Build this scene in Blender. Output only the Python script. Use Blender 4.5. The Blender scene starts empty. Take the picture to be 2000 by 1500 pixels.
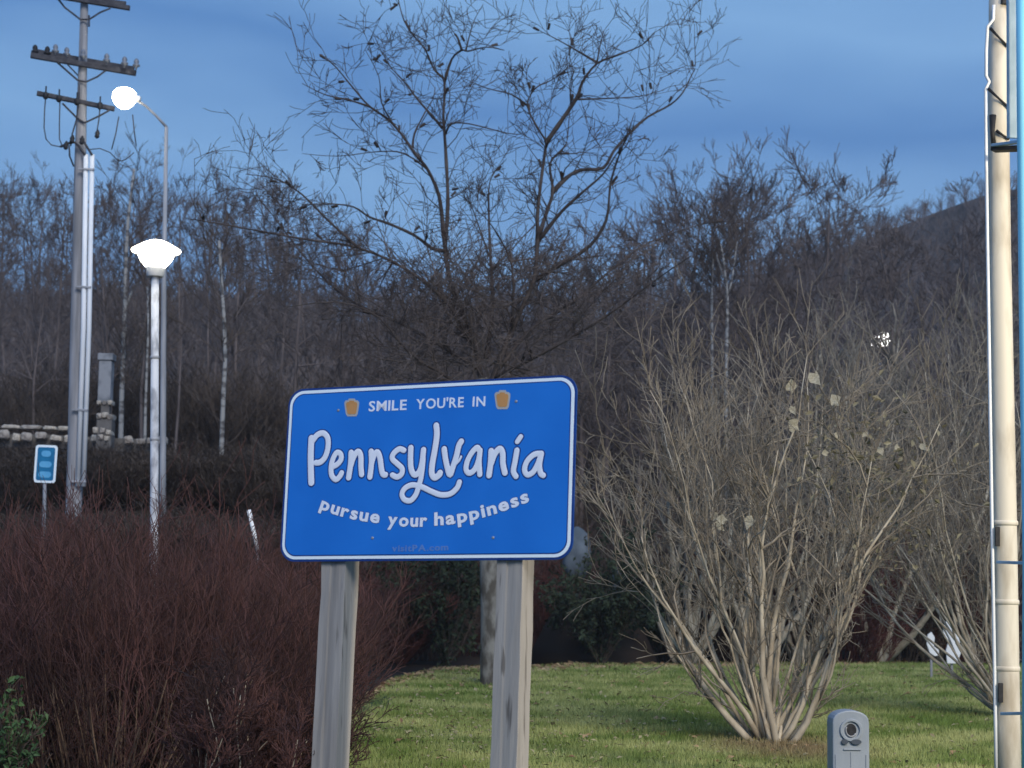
import bpy, math, random
import numpy as np
from mathutils import Vector, Matrix
R = math.radians
random.seed(11)
rng = np.random.default_rng(11)
sc = bpy.context.scene
C = sc.collection

# ------------------------------------------------------------------ camera
F = 3540.0
EYE = 1.6
cam_d = bpy.data.cameras.new('camera')
cam = bpy.data.objects.new('camera', cam_d)
C.objects.link(cam)
cam_d.sensor_width = 36
cam_d.lens = 36 * F / 2000
cam_d.clip_start = 0.1
cam_d.clip_end = 6000
CM = Matrix.Rotation(R(97.0), 3, 'X') @ Matrix.Rotation(R(0.85), 3, 'Z')
cam.matrix_world = Matrix.Translation((0, 0, EYE)) @ CM.to_4x4()
cam_d.dof.use_dof = True
cam_d.dof.focus_distance = 16
cam_d.dof.aperture_fstop = 3.2
sc.camera = cam

# ------------------------------------------------------------------ sky and light
SKY_STRENGTH = 1.27
world = bpy.data.worlds.new('World')
sc.world = world
world.use_nodes = True
wn, wl = world.node_tree.nodes, world.node_tree.links
wn.clear()
w_out = wn.new('ShaderNodeOutputWorld')
w_bg = wn.new('ShaderNodeBackground')
w_bg.inputs['Strength'].default_value = SKY_STRENGTH
tc = wn.new('ShaderNodeTexCoord')
mp = wn.new('ShaderNodeMapping')
mp.inputs['Scale'].default_value = (1.0, 1.0, 3.2)
mp.inputs['Location'].default_value = (0.35, 0.1, 0.25)
nz = wn.new('ShaderNodeTexNoise')
nz.inputs['Scale'].default_value = 2.6
nz.inputs['Detail'].default_value = 4
nz.inputs['Roughness'].default_value = 0.45
cr = wn.new('ShaderNodeValToRGB')
LO, MI, HI = (0.088, 0.225, 0.51, 1), (0.12, 0.275, 0.565, 1), (0.19, 0.375, 0.665, 1)
cr.color_ramp.elements[0].position = 0.0; cr.color_ramp.elements[0].color = MI
cr.color_ramp.elements[1].position = 1.0; cr.color_ramp.elements[1].color = MI
for p_, c_ in ((.10, MI), (.18, HI), (.272, LO), (.375, HI), (.48, MI), (.58, LO), (.72, HI), (.86, LO)):
    e_ = cr.color_ramp.elements.new(p_); e_.color = c_
nish = wn.new('ShaderNodeTexSky')
nish.sky_type = 'NISHITA'
nish.sun_disc = False
nish.sun_elevation = R(1.5)
nish.sun_rotation = R(200)
nm = wn.new('ShaderNodeVectorMath')
nm.operation = 'SCALE'
nm.inputs['Scale'].default_value = 0.05
mx = wn.new('ShaderNodeMix')
mx.data_type = 'RGBA'
mx.inputs[0].default_value = 0.12
wl.new(tc.outputs['Generated'], mp.inputs['Vector'])
wl.new(mp.outputs['Vector'], nz.inputs['Vector'])
sx_ = wn.new('ShaderNodeSeparateXYZ'); wl.new(tc.outputs['Generated'], sx_.inputs[0])
ma = wn.new('ShaderNodeMath'); ma.operation = 'MULTIPLY_ADD'; ma.inputs[1].default_value = 0.42; ma.inputs[2].default_value = -0.21
wl.new(nz.outputs['Fac'], ma.inputs[0])
mb = wn.new('ShaderNodeMath'); mb.operation = 'ADD'; wl.new(ma.outputs[0], mb.inputs[0]); wl.new(sx_.outputs['Z'], mb.inputs[1])
wl.new(mb.outputs[0], cr.inputs['Fac'])
wl.new(nish.outputs['Color'], nm.inputs[0])
wl.new(cr.outputs['Color'], mx.inputs[6])
wl.new(nm.outputs['Vector'], mx.inputs[7])
wl.new(mx.outputs[2], w_bg.inputs['Color'])
wl.new(w_bg.outputs['Background'], w_out.inputs['Surface'])

sun_d = bpy.data.lights.new('sun', 'SUN')
sun_d.energy = 2.0
sun_d.angle = R(25)
sun_d.color = (1.0, 0.95, 0.90)
sun = bpy.data.objects.new('sun', sun_d)
C.objects.link(sun)
sun.rotation_euler = (R(52), 0, R(16))      # soft dusk light from behind the camera

sc.view_settings.view_transform = 'Standard'
sc.view_settings.look = 'None'
sc.view_settings.exposure = 0
sc.view_settings.gamma = 1
sc.view_settings.use_curve_mapping = False

# ------------------------------------------------------------------ helpers
def ray(px, py):
    return CM @ Vector(((px - 1000) / F, (750 - py) / F, -1))
def P(px, py, d):
    """world point seen at photo position (px, py), d metres ahead"""
    v = ray(px, py)
    return Vector((0, 0, EYE)) + v * (d / v.y)
def G(px, py, z=0.0):
    v = ray(px, py)
    return Vector((0, 0, EYE)) + v * ((z - EYE) / v.z)
def tag(o, label=None, cat=None, group=None, kind=None):
    if label: o['label'] = label
    if cat: o['category'] = cat
    if group: o['group'] = group
    if kind: o['kind'] = kind
    return o
def thing(name, loc, label, cat, group=None):
    o = bpy.data.objects.new(name, None)
    C.objects.link(o)
    o.location = loc
    o.empty_display_size = 0.2
    return tag(o, label, cat, group)
def smooth01(t):
    t = np.clip(t, 0, 1)
    return t * t * (3 - 2 * t)

def mesh_np(name, V, Fc, mat=None, parent=None, smooth=False):
    """V (n,3) array, Fc list of arrays (each (m,k))"""
    me = bpy.data.meshes.new(name)
    V = np.asarray(V, dtype=np.float32)
    if not isinstance(Fc, list): Fc = [Fc]
    Fc = [np.asarray(f, dtype=np.int32) for f in Fc if len(f)]
    loops = np.concatenate([f.ravel() for f in Fc])
    tot = np.concatenate([np.full(len(f), f.shape[1], dtype=np.int32) for f in Fc])
    st = np.concatenate([[0], np.cumsum(tot)[:-1]]).astype(np.int32)
    me.vertices.add(len(V)); me.vertices.foreach_set('co', V.ravel())
    me.loops.add(len(loops)); me.loops.foreach_set('vertex_index', loops)
    me.polygons.add(len(tot)); me.polygons.foreach_set('loop_start', st)
    me.polygons.foreach_set('use_smooth', np.full(len(tot), smooth, dtype=bool))
    me.update(calc_edges=True)
    me.validate()
    if mat: me.materials.append(mat)
    return me
def link(name, me, parent=None):
    o = bpy.data.objects.new(name, me)
    C.objects.link(o)
    if parent: o.parent = parent
    return o

class Geo:
    """collects simple solids, linked as ONE mesh object; coordinates relative to origin o"""
    def __init__(s, origin=(0, 0, 0)):
        s.v, s.f, s.o = [], [], Vector(origin)
    def add(s, vs, fs):
        b = len(s.v)
        s.v += [tuple(Vector(v) - s.o) for v in vs]
        s.f += [tuple(i + b for i in f) for f in fs]
    def frame(s, d):
        d = Vector(d).normalized()
        a = Vector((0, 0, 1)) if abs(d.z) < 0.9 else Vector((0, 1, 0))
        x = a.cross(d).normalized()
        return x, d.cross(x).normalized(), d
    def tube(s, pts, rad, n=8, cap=True, sx=1, sy=1):
        pts = [Vector(p) for p in pts]
        if not hasattr(rad, '__len__'): rad = [rad] * len(pts)
        vs, fs = [], []
        for i, p in enumerate(pts):
            d = pts[min(i + 1, len(pts) - 1)] - pts[max(i - 1, 0)]
            x, y, _ = s.frame(d)
            for k in range(n):
                a = 2 * math.pi * (k + .5) / n
                vs.append(p + x * math.cos(a) * rad[i] * sx + y * math.sin(a) * rad[i] * sy)
        for i in range(len(pts) - 1):
            for k in range(n):
                k2 = (k + 1) % n
                fs.append((i * n + k, i * n + k2, (i + 1) * n + k2, (i + 1) * n + k))
        if cap:
            fs.append(tuple(range(n))[::-1])
            fs.append(tuple(range((len(pts) - 1) * n, len(pts) * n)))
        s.add(vs, fs)
    def lathe(s, base, axis, prof, n=24):
        """prof: list of (r, h) along axis from base"""
        x, y, d = s.frame(axis)
        base = Vector(base)
        vs, fs = [], []
        for r, h in prof:
            for k in range(n):
                a = 2 * math.pi * k / n
                vs.append(base + d * h + (x * math.cos(a) + y * math.sin(a)) * max(r, 1e-4))
        for i in range(len(prof) - 1):
            for k in range(n):
                k2 = (k + 1) % n
                fs.append((i * n + k, i * n + k2, (i + 1) * n + k2, (i + 1) * n + k))
        fs.append(tuple(range(n))[::-1])
        fs.append(tuple(range((len(prof) - 1) * n, len(prof) * n)))
        s.add(vs, fs)
    def bar(s, a, b, w, h, up=(0, 0, 1)):
        """box from a to b, width w across, height h along up"""
        a, b = Vector(a), Vector(b)
        d = (b - a).normalized()
        x = d.cross(Vector(up)).normalized()
        y = x.cross(d).normalized()
        vs = []
        for p in (a, b):
            for sx, sy in ((-1, -1), (1, -1), (1, 1), (-1, 1)):
                vs.append(p + x * sx * w / 2 + y * sy * h / 2)
        s.add(vs, [(3, 2, 1, 0), (4, 5, 6, 7), (0, 1, 5, 4), (1, 2, 6, 5), (2, 3, 7, 6), (3, 0, 4, 7)])
    def build(s, name, mat, parent=None, smooth=False, bevel=0):
        me = bpy.data.meshes.new(name)
        me.from_pydata(s.v, [], s.f)
        me.materials.append(mat)
        if smooth:
            for p in me.polygons: p.use_smooth = len(p.vertices) <= 4
        o = link(name, me, parent)
        if not parent: o.location = s.o
        if bevel:
            m = o.modifiers.new('bevel', 'BEVEL'); m.width = bevel; m.segments = 2; m.limit_method = 'ANGLE'
        return o

class Twigs:
    def __init__(s): s.a = []
    def seg(s, p, q, r0, r1): s.a.append((p[0], p[1], p[2], q[0], q[1], q[2], r0, r1))
    def arr(s): return np.array(s.a, dtype=np.float64)
def segs_mesh(name, A, mat, n=3, smooth=True):
    """prism per segment, vectorised"""
    p, q, r0, r1 = A[:, 0:3], A[:, 3:6], A[:, 6:7], A[:, 7:8]
    d = q - p
    L = np.linalg.norm(d, axis=1, keepdims=True) + 1e-9
    d = d / L
    ref = np.where(np.abs(d[:, 2:3]) < 0.9, np.array([[0, 0, 1.0]]), np.array([[0, 1.0, 0]]))
    x = np.cross(ref, d); x /= np.linalg.norm(x, axis=1, keepdims=True)
    y = np.cross(d, x)
    e = d * np.minimum(r0 * 0.6, L * .2)
    rings = []
    for (c, r) in ((p - e, r0), (q + e, r1)):
        for k in range(n):
            a = 2 * math.pi * k / n
            rings.append(c + (x * math.cos(a) + y * math.sin(a)) * r)
    V = np.stack(rings, axis=1).reshape(-1, 3)
    b = (np.arange(len(A)) * 2 * n)[:, None, None]
    f = np.array([[k, (k + 1) % n, n + (k + 1) % n, n + k] for k in range(n)])[None]
    Fq = (b + f).reshape(-1, 4)
    return mesh_np(name, V, Fq, mat, smooth=smooth)

# ------------------------------------------------------------------ materials
def mat(name, col, rough=0.8, col2=None, scale=6.0, stretch=(1, 1, 1), bump=0.0, bscale=None, metal=0, spec=0.3,
        detail=5, lo=0.35, hi=0.65, coord='Object', emit=None, estr=0):
    m = bpy.data.materials.new(name)
    m.use_nodes = True
    n, l = m.node_tree.nodes, m.node_tree.links
    b = n['Principled BSDF']
    b.inputs['Roughness'].default_value = rough
    b.inputs['Metallic'].default_value = metal
    b.inputs['Specular IOR Level'].default_value = spec
    b.inputs['Base Color'].default_value = (*col, 1)
    if emit:
        b.inputs['Emission Color'].default_value = (*emit, 1)
        b.inputs['Emission Strength'].default_value = estr
    if col2 or bump:
        t = n.new('ShaderNodeTexCoord'); mp = n.new('ShaderNodeMapping')
        mp.inputs['Scale'].default_value = stretch
        l.new(t.outputs[coord], mp.inputs['Vector'])
        z = n.new('ShaderNodeTexNoise')
        z.inputs['Scale'].default_value = scale; z.inputs['Detail'].default_value = detail
        l.new(mp.outputs['Vector'], z.inputs['Vector'])
        if col2:
            r = n.new('ShaderNodeValToRGB')
            r.color_ramp.elements[0].position = lo; r.color_ramp.elements[0].color = (*col, 1)
            r.color_ramp.elements[1].position = hi; r.color_ramp.elements[1].color = (*col2, 1)
            l.new(z.outputs['Fac'], r.inputs['Fac']); l.new(r.outputs['Color'], b.inputs['Base Color'])
        if bump:
            z2 = z
            if bscale:
                z2 = n.new('ShaderNodeTexNoise'); z2.inputs['Scale'].default_value = bscale; z2.inputs['Detail'].default_value = 4
                l.new(mp.outputs['Vector'], z2.inputs['Vector'])
            bp = n.new('ShaderNodeBump'); bp.inputs['Strength'].default_value = bump; bp.inputs['Distance'].default_value = 0.02
            l.new(z2.outputs['Fac'], bp.inputs['Height']); l.new(bp.outputs['Normal'], b.inputs['Normal'])
    return m

M = {}
M['bark_far'] = mat('bark_far', (0.115, 0.092, 0.086), 0.95, (0.21, 0.172, 0.158), 0.35, spec=0.1)
M['bark_dark'] = mat('bark_dark', (0.055, 0.044, 0.041), 0.9, (0.11, 0.09, 0.082), 3, spec=0.1)
M['bark_hero'] = mat('bark_hero', (0.10, 0.09, 0.075), 0.9, (0.27, 0.26, 0.23), 5, (1, 1, .5), bump=0.6, bscale=14, spec=0.15, lo=.42, hi=.6)
M['bark_pale'] = mat('bark_pale', (0.32, 0.265, 0.19), 0.8, (0.60, 0.53, 0.41), 5, (1, 1, .5), spec=0.2)
M['twig_pale'] = mat('twig_pale', (0.17, 0.14, 0.108), 0.85, (0.36, 0.31, 0.24), 2.5, spec=0.15)
M['birch'] = mat('birch', (0.12, 0.11, 0.105), 0.7, (0.36, 0.35, 0.33), 1.4, (1, 1, 2.5), spec=0.2, lo=.42, hi=.52)
M['twig_red'] = mat('twig_red', (0.052, 0.031, 0.028), 0.85, (0.12, 0.056, 0.052), 1.2, spec=0.2)
M['stem_red'] = mat('stem_red', (0.08, 0.05, 0.04), 0.8, (0.24, 0.17, 0.12), 4, spec=0.2)
M['twig_brown'] = mat('twig_brown', (0.07, 0.054, 0.046), 0.9, (0.15, 0.115, 0.092), 0.7, spec=0.1)
M['twig_grey'] = mat('twig_grey', (0.105, 0.083, 0.076), 0.9, (0.19, 0.155, 0.14), 0.9, spec=0.1)
M['shrub_leaf'] = mat('shrub_leaf', (0.16, 0.14, 0.085), 0.8, (0.30, 0.27, 0.18), 3, spec=0.2)
M['twig_maroon'] = mat('twig_maroon', (0.075, 0.032, 0.028), 0.9, (0.15, 0.06, 0.05), 0.7, spec=0.1)
M['evergreen'] = mat('evergreen', (0.022, 0.032, 0.020), 0.8, (0.05, 0.07, 0.04), 1.2, spec=0.2)
M['green_leaf'] = mat('green_leaf', (0.04, 0.08, 0.03), 0.6, (0.07, 0.14, 0.05), 3, spec=0.3)
M['dead_leaf'] = mat('dead_leaf', (0.26, 0.235, 0.17), 0.8, (0.42, 0.39, 0.30), 9, spec=0.2)
M['tan_leaf'] = mat('tan_leaf', (0.20, 0.16, 0.09), 0.8, (0.38, 0.33, 0.19), 3, spec=0.2)
M['litter'] = mat('litter', (0.16, 0.08, 0.045), 0.9, (0.48, 0.34, 0.20), 2.5, spec=0.1)
M['galv'] = mat('galv', (0.26, 0.27, 0.29), 0.6, (0.42, 0.43, 0.46), 6, (1, 1, .15), metal=0.1)
M['white_pvc'] = mat('white_pvc', (0.72, 0.76, 0.80), 0.45, (0.85, 0.87, 0.9), 3, (1, 1, .3))
M['black'] = mat('black', (0.012, 0.013, 0.016), 0.6, (0.03, 0.03, 0.035), 20)
M['wood_pole'] = mat('wood_pole', (0.22, 0.22, 0.23), 0.9, (0.36, 0.36, 0.38), 9, (1, 1, .07), bump=.4, spec=.15)
M['arm_wood'] = mat('arm_wood', (0.045, 0.045, 0.055), 0.85, (0.09, 0.09, 0.10), 9, spec=.15)
M['porcelain'] = mat('porcelain', (0.13, 0.15, 0.19), 0.35, (0.2, 0.22, 0.26), 10, spec=.5)
M['lamp_white'] = mat('lamp_white', (0.8, 0.8, 0.78), 0.4, (0.86, 0.86, 0.84), 5)
M['lamp_glow'] = mat('lamp_glow', (0.9, 0.88, 0.8), 0.4, emit=(1.0, 0.93, 0.76), estr=14)
M['cobra_glow'] = mat('cobra_glow', (0.9, 0.9, 0.85), 0.4, emit=(1.0, 0.92, 0.74), estr=14)
M['flood_glow'] = mat('flood_glow', (0.9, 0.9, 0.9), 0.4, emit=(1.0, 0.95, 0.9), estr=12)
M['tan_steel'] = mat('tan_steel', (0.34, 0.29, 0.22), 0.6, (0.62, 0.58, 0.50), 5, (1, 1, .28), lo=.28, hi=.52, bump=.15, spec=.35)
M['painted_cyan_glow'] = mat('painted_cyan_glow', (0.22, 0.66, 0.90), 0.35, (0.30, 0.74, 0.94), 3, (1, 1, .2), spec=.5)  # LED light falling on the post, put into its base colour
M['blue_metal'] = mat('blue_metal', (0.30, 0.42, 0.52), 0.4, (0.42, 0.55, 0.66), 6, spec=.5)
M['grey_plastic'] = mat('grey_plastic', (0.27, 0.31, 0.36), 0.45, (0.34, 0.38, 0.43), 5, (1, 1, .4), bump=.05, bscale=60, spec=.4)
M['stone'] = mat('stone', (0.22, 0.19, 0.17), 0.9, (0.50, 0.45, 0.39), 2.2, bump=.6, bscale=9, spec=.15)
M['stone_warm'] = mat('stone_warm', (0.34, 0.30, 0.25), 0.9, (0.66, 0.58, 0.48), 3, bump=.6, bscale=9, spec=.15)
M['mortar'] = mat('mortar', (0.10, 0.09, 0.085), 0.95, (0.17, 0.16, 0.15), 3)
M['blue_rock'] = mat('blue_rock', (0.09, 0.115, 0.14), 0.8, (0.17, 0.205, 0.24), 2, bump=.4, bscale=6)
M['small_sign'] = mat('small_sign', (0.01, 0.15, 0.32), 0.4, (0.015, 0.19, 0.38), 6)
M['small_print'] = mat('small_print', (0.10, 0.38, 0.66), 0.4, (0.14, 0.45, 0.72), 6)
M['sign_white'] = mat('sign_white', (0.84, 0.94, 1.0), 0.4, (0.88, 0.97, 1.0), 3)
M['letter_white'] = mat('letter_white', (0.80, 0.86, 0.97), 0.4, (0.86, 0.88, 0.97), 4)
M['sign_blue'] = mat('sign_blue', (0.010, 0.17, 0.64), 0.38, (0.014, 0.195, 0.70), 2.2, bump=.03, bscale=40)
M['sign_dark'] = mat('sign_dark', (0.004, 0.035, 0.20), 0.4, (0.006, 0.05, 0.25), 5)
M['url_print'] = mat('url_print', (0.10, 0.22, 0.56), 0.4, (0.13, 0.26, 0.60), 8)
M['key_orange'] = mat('key_orange', (0.50, 0.24, 0.075), 0.45, (0.58, 0.29, 0.10), 8)
M['key_rim'] = mat('key_rim', (0.42, 0.42, 0.40), 0.45, (0.48, 0.46, 0.42), 8)
M['aluminium'] = mat('aluminium', (0.3, 0.32, 0.36), 0.5, (0.4, 0.42, 0.45), 6, metal=.5)

# weathered post: long vertical grain with dark checks
def post_material():
    m = mat('weathered_wood', (0.25, 0.232, 0.215), 0.85, (0.38, 0.355, 0.33), 11, (1, 1, .045), bump=.45, bscale=24, spec=.12, lo=.3, hi=.7)
    n, l = m.node_tree.nodes, m.node_tree.links
    b = n['Principled BSDF']
    base = b.inputs['Base Color'].links[0].from_socket
    t = n.new('ShaderNodeTexCoord'); mp = n.new('ShaderNodeMapping'); mp.inputs['Scale'].default_value = (1, 1, .10)
    z = n.new('ShaderNodeTexNoise'); z.inputs['Scale'].default_value = 17; z.inputs['Detail'].default_value = 2
    r = n.new('ShaderNodeValToRGB')
    r.color_ramp.elements[0].position = 0.30; r.color_ramp.elements[0].color = (.45, .44, .43, 1)
    r.color_ramp.elements[1].position = 0.37; r.color_ramp.elements[1].color = (1, 1, 1, 1)
    mx = n.new('ShaderNodeMix'); mx.data_type = 'RGBA'; mx.blend_type = 'MULTIPLY'; mx.inputs[0].default_value = 1
    l.new(t.outputs['Object'], mp.inputs['Vector']); l.new(mp.outputs['Vector'], z.inputs['Vector'])
    l.new(z.outputs['Fac'], r.inputs['Fac']); l.new(base, mx.inputs[6]); l.new(r.outputs['Color'], mx.inputs[7])
    l.new(mx.outputs[2], b.inputs['Base Color'])
    return m
M['post'] = post_material()

BUSH = G(1508, 1452)          # foot of the pale multi-stemmed shrub

def ground_colour(m_name, greens):
    """lawn colour: greens broken by noise, tan thatch round the pale shrub's foot"""
    m = bpy.data.materials.new(m_name); m.use_nodes = True
    n, l = m.node_tree.nodes, m.node_tree.links
    b = n['Principled BSDF']; b.inputs['Roughness'].default_value = .85; b.inputs['Specular IOR Level'].default_value = .15
    g = n.new('ShaderNodeNewGeometry')
    z = n.new('ShaderNodeTexNoise'); z.inputs['Scale'].default_value = 0.55; z.inputs['Detail'].default_value = 7; z.inputs['Roughness'].default_value = .62
    l.new(g.outputs['Position'], z.inputs['Vector'])
    r = n.new('ShaderNodeValToRGB')
    r.color_ramp.elements[0].position = .40; r.color_ramp.elements[0].color = (*greens[0], 1)
    r.color_ramp.elements[1].position = .60; r.color_ramp.elements[1].color = (*greens[1], 1)
    l.new(z.outputs['Fac'], r.inputs['Fac'])
    vs = n.new('ShaderNodeVectorMath'); vs.operation = 'SUBTRACT'
    vs.inputs[1].default_value = (BUSH.x, BUSH.y - 1.0, 0)
    l.new(g.outputs['Position'], vs.inputs[0])
    sc_ = n.new('ShaderNodeVectorMath'); sc_.operation = 'MULTIPLY'; sc_.inputs[1].default_value = (1, .42, 0)
    l.new(vs.outputs[0], sc_.inputs[0])
    ln = n.new('ShaderNodeVectorMath'); ln.operation = 'LENGTH'; l.new(sc_.outputs[0], ln.inputs[0])
    ad = n.new('ShaderNodeMath'); ad.operation = 'ADD'
    z2 = n.new('ShaderNodeTexNoise'); z2.inputs['Scale'].default_value = 2.2; z2.inputs['Detail'].default_value = 4
    l.new(g.outputs['Position'], z2.inputs['Vector'])
    l.new(ln.outputs['Value'], ad.inputs[0]); l.new(z2.outputs['Fac'], ad.inputs[1])
    r2 = n.new('ShaderNodeValToRGB')
    r2.color_ramp.elements[0].position = .85 / 2.2; r2.color_ramp.elements[0].color = (1, 1, 1, 1)
    r2.color_ramp.elements[1].position = 1.7 / 2.2; r2.color_ramp.elements[1].color = (0, 0, 0, 1)
    dv = n.new('ShaderNodeMath'); dv.operation = 'DIVIDE'; dv.inputs[1].default_value = 2.2
    l.new(ad.outputs[0], dv.inputs[0]); l.new(dv.outputs[0], r2.inputs['Fac'])
    mx = n.new('ShaderNodeMix'); mx.data_type = 'RGBA'
    mx.inputs[7].default_value = (0.21, 0.16, 0.085, 1)
    l.new(r2.outputs['Color'], mx.inputs[0]); l.new(r.outputs['Color'], mx.inputs[6])
    l.new(mx.outputs[2], b.inputs['Base Color'])
    return m
M['lawn'] = ground_colour('lawn', ((0.055, 0.085, 0.022), (0.12, 0.14, 0.045)))
M['blade'] = ground_colour('blade', ((0.12, 0.18, 0.04), (0.36, 0.38, 0.15)))
M['hill'] = mat('hill', (0.028, 0.021, 0.018), 0.95, (0.062, 0.047, 0.038), 0.12, spec=.05, coord='Object', detail=8)

# ------------------------------------------------------------------ terrain
ridge_px = [-900, -300, 0, 400, 850, 1300, 1500, 1700, 1925, 2300, 3000]
ridge_py = [640, 640, 640, 645, 635, 600, 520, 442, 366, 270, 240]
RD = 340.0
ridge_u = [(p - 1000) / F for p in ridge_px]
ridge_z = [EYE + (1185 - y) / F * RD for y in ridge_py]
def terrain(x, y):
    x = np.asarray(x, float); y = np.asarray(y, float)
    yy = np.maximum(y, 8.0)
    u = x / yy
    wl_ = smooth01((-0.075 - u) / 0.055)
    left = 5.3 * np.clip((y - 21) / 34.0, 0, 1) ** 1.25 + .75 * smooth01((y - 54.6) / 1.4) + 0.9 * smooth01((y - 57) / 20)
    right = 2.2 * smooth01((y - 55) / 40.0)
    near = left * wl_ + right * (1 - wl_)
    zr = np.interp(u, ridge_u, ridge_z)
    t = np.clip((y - 85) / (RD - 85), 0, 1)
    s = t ** 1.25
    z = near * (1 - s) + zr * s
    z = np.where(y > RD, z - (y - RD) * 0.06, z)
    z = z + 0.6 * np.sin(x * 0.11 + 1) * np.sin(y * 0.07) * smooth01((y - 60) / 60)
    return z
def H(x, y): return float(terrain(x, y))

def grid(name, xs_u, ys, mt, dz=0.0, world_x=None):
    U, Y = np.meshgrid(xs_u, ys)
    X = U * np.maximum(Y, 12)
    Z = terrain(X, Y) + dz
    V = np.stack([X, Y, Z], -1).reshape(-1, 3)
    nx, ny = len(xs_u), len(ys)
    i = np.arange(ny - 1)[:, None] * nx + np.arange(nx - 1)[None]
    Fq = np.stack([i, i + 1, i + 1 + nx, i + nx], -1).reshape(-1, 4)
    o = link(name, mesh_np(name, V, Fq, mt, smooth=True))
    return tag(o, kind='structure')
ys = np.concatenate([np.linspace(-60, 14, 12), np.linspace(16, 110, 95), np.linspace(115, 420, 70), np.linspace(450, 3500, 14)])
us = np.concatenate([np.linspace(-3.2, -.5, 14), np.linspace(-.45, .45, 120), np.linspace(.5, 3.2, 14)])
g_o = grid('ground', us, ys, M['hill'])

# lawn sheet: curved edge from photo positions
lawn_edge = [(560, 1700), (600, 1560), (655, 1450), (700, 1380), (760, 1335), (850, 1312), (950, 1306), (1060, 1306), (1150, 1300),
             (1300, 1302), (1500, 1300), (1700, 1294), (1900, 1290), (2300, 1288)]
LE = [G(*p) for p in lawn_edge]
def lawn_mesh():
    n = 36
    V, Fq = [], []
    base = [Vector((p.x, 4.0, 0)) for p in LE]
    base[0] = Vector((-1.2, 4, 0))
    for i, (a, b) in enumerate(zip(base, LE)):
        for k in range(n):
            t = k / (n - 1)
            q = a.lerp(b, t)
            V.append((q.x, q.y, H(q.x, q.y) + 0.012))
    for i in range(len(LE) - 1):
        for k in range(n - 1):
            Fq.append((i * n + k, (i + 1) * n + k, (i + 1) * n + k + 1, i * n + k + 1))
    return mesh_np('lawn', np.array(V), np.array(Fq), M['lawn'], smooth=True)
tag(link('lawn', lawn_mesh()), kind='structure')
lex = np.array([p.x for p in LE]); ley = np.array([p.y for p in LE])
def in_lawn(x, y):
    # distance of the lawn's edge for this bearing
    u = x / y
    ue = lex / ley
    return (u > ue[0]) & (y < np.interp(u, ue, ley))

# grass blades
def grass():
    N = 230000
    y = 13.5 + (56 - 13.5) * rng.random(N * 2) ** 1.5
    u = -0.14 + 0.50 * rng.random(N * 2)
    x = u * y
    ok = in_lawn(x, y + rng.normal(0, .5, len(y)))
    x, y = x[ok][:N], y[ok][:N]
    n = len(x)
    # clumps
    cl = 0.5 + 0.5 * np.sin(x * 5.1 + 2 * np.sin(y * 1.7)) * np.sin(y * 2.3 + 1.3 * np.sin(x * 2.1))
    h = (0.03 + 0.05 * rng.random(n) + .03 * cl) * (1 + (y - 14) * .012)
    w = 0.006 * (y / 14)
    a = rng.random(n) * math.pi
    lean = rng.normal(0, .03, (n, 2))
    z = terrain(x, y) + .008
    p = np.stack([x, y, z], 1)
    dx = np.stack([np.cos(a) * w, np.sin(a) * w * .5, np.zeros(n)], 1)
    tip = p + np.stack([lean[:, 0], lean[:, 1], h], 1)
    V = np.stack([p - dx, p + dx, tip], 1).reshape(-1, 3)
    Ft = np.arange(n * 3).reshape(-1, 3)
    return mesh_np('lawn_grass', V, Ft, M['blade'])
tag(link('lawn_grass', grass()), 'short green grass blades covering the lawn behind the welcome sign', 'grass', kind='stuff')

def leaf_verts(c, s, rot, n_):
    pass
def leaves_mesh(name, pts, sizes, mt, flat=0.35):
    """pointed folded leaves (2 quads -> 4 tris) scattered at pts"""
    n = len(pts)
    q = rng.normal(size=(n, 3)); q[:, 2] = np.abs(q[:, 2]) + (2.0 if flat < .5 else 0)
    q /= np.linalg.norm(q, axis=1, keepdims=True)
    t = rng.normal(size=(n, 3)); t -= q * (t * q).sum(1, keepdims=True); t /= np.linalg.norm(t, axis=1, keepdims=True)
    b = np.cross(q, t)
    s = np.asarray(sizes)[:, None]
    tipa = pts + t * s; tipb = pts - t * s
    l = pts + b * s * .5 + q * s * .25; r = pts - b * s * .5 + q * s * .25
    V = np.stack([tipb, l, tipa, r], 1).reshape(-1, 3)
    i = np.arange(n)[:, None] * 4
    Ft = np.concatenate([i + np.array([[0, 2, 1]]), i + np.array([[0, 3, 2]])], 0)
    return mesh_np(name, V, Ft, mt)

def fallen():
    n = 2600
    pts = []
    # strip along the lawn's back edge plus scattered leaves
    for k in range(n):
        if k < 2100:
            i = random.uniform(0.6, len(LE) - 2.2); j = int(i); p = LE[j].lerp(LE[j + 1], i - j)
            m = 1 - abs(random.gauss(0, .035)) + .01
            x, y = p.x * m, p.y * m
        else:
            y = random.uniform(16, 52); x = random.uniform(-.09, .29) * y
            if not in_lawn(np.array([x]), np.array([y]))[0]: continue
        pts.append((x, y, H(x, y) + .05))
    pts = np.array(pts)
    s = .055 * (pts[:, 1] / 22) * (0.6 + .8 * rng.random(len(pts)))
    return leaves_mesh('fallen_leaves', pts, s, M['litter'])
tag(link('fallen_leaves', fallen()), 'brown fallen leaves strewn along the far edge of the lawn', 'fallen leaves', kind='stuff')
def pale_fallen():
    pts = []
    for k in range(1500):
        y = random.uniform(15, 50) if k % 3 else random.uniform(15, 26)
        x = random.gauss(-.02, .05) * y if k % 2 else random.uniform(-.09, .28) * y
        if in_lawn(np.array([x]), np.array([y]))[0]: pts.append((x, y, .08))
    pts = np.array(pts)
    return leaves_mesh('pale_leaves', pts, .028 * (pts[:, 1] / 20) * (0.7 + .8 * rng.random(len(pts))), M['tan_leaf'])
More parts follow.
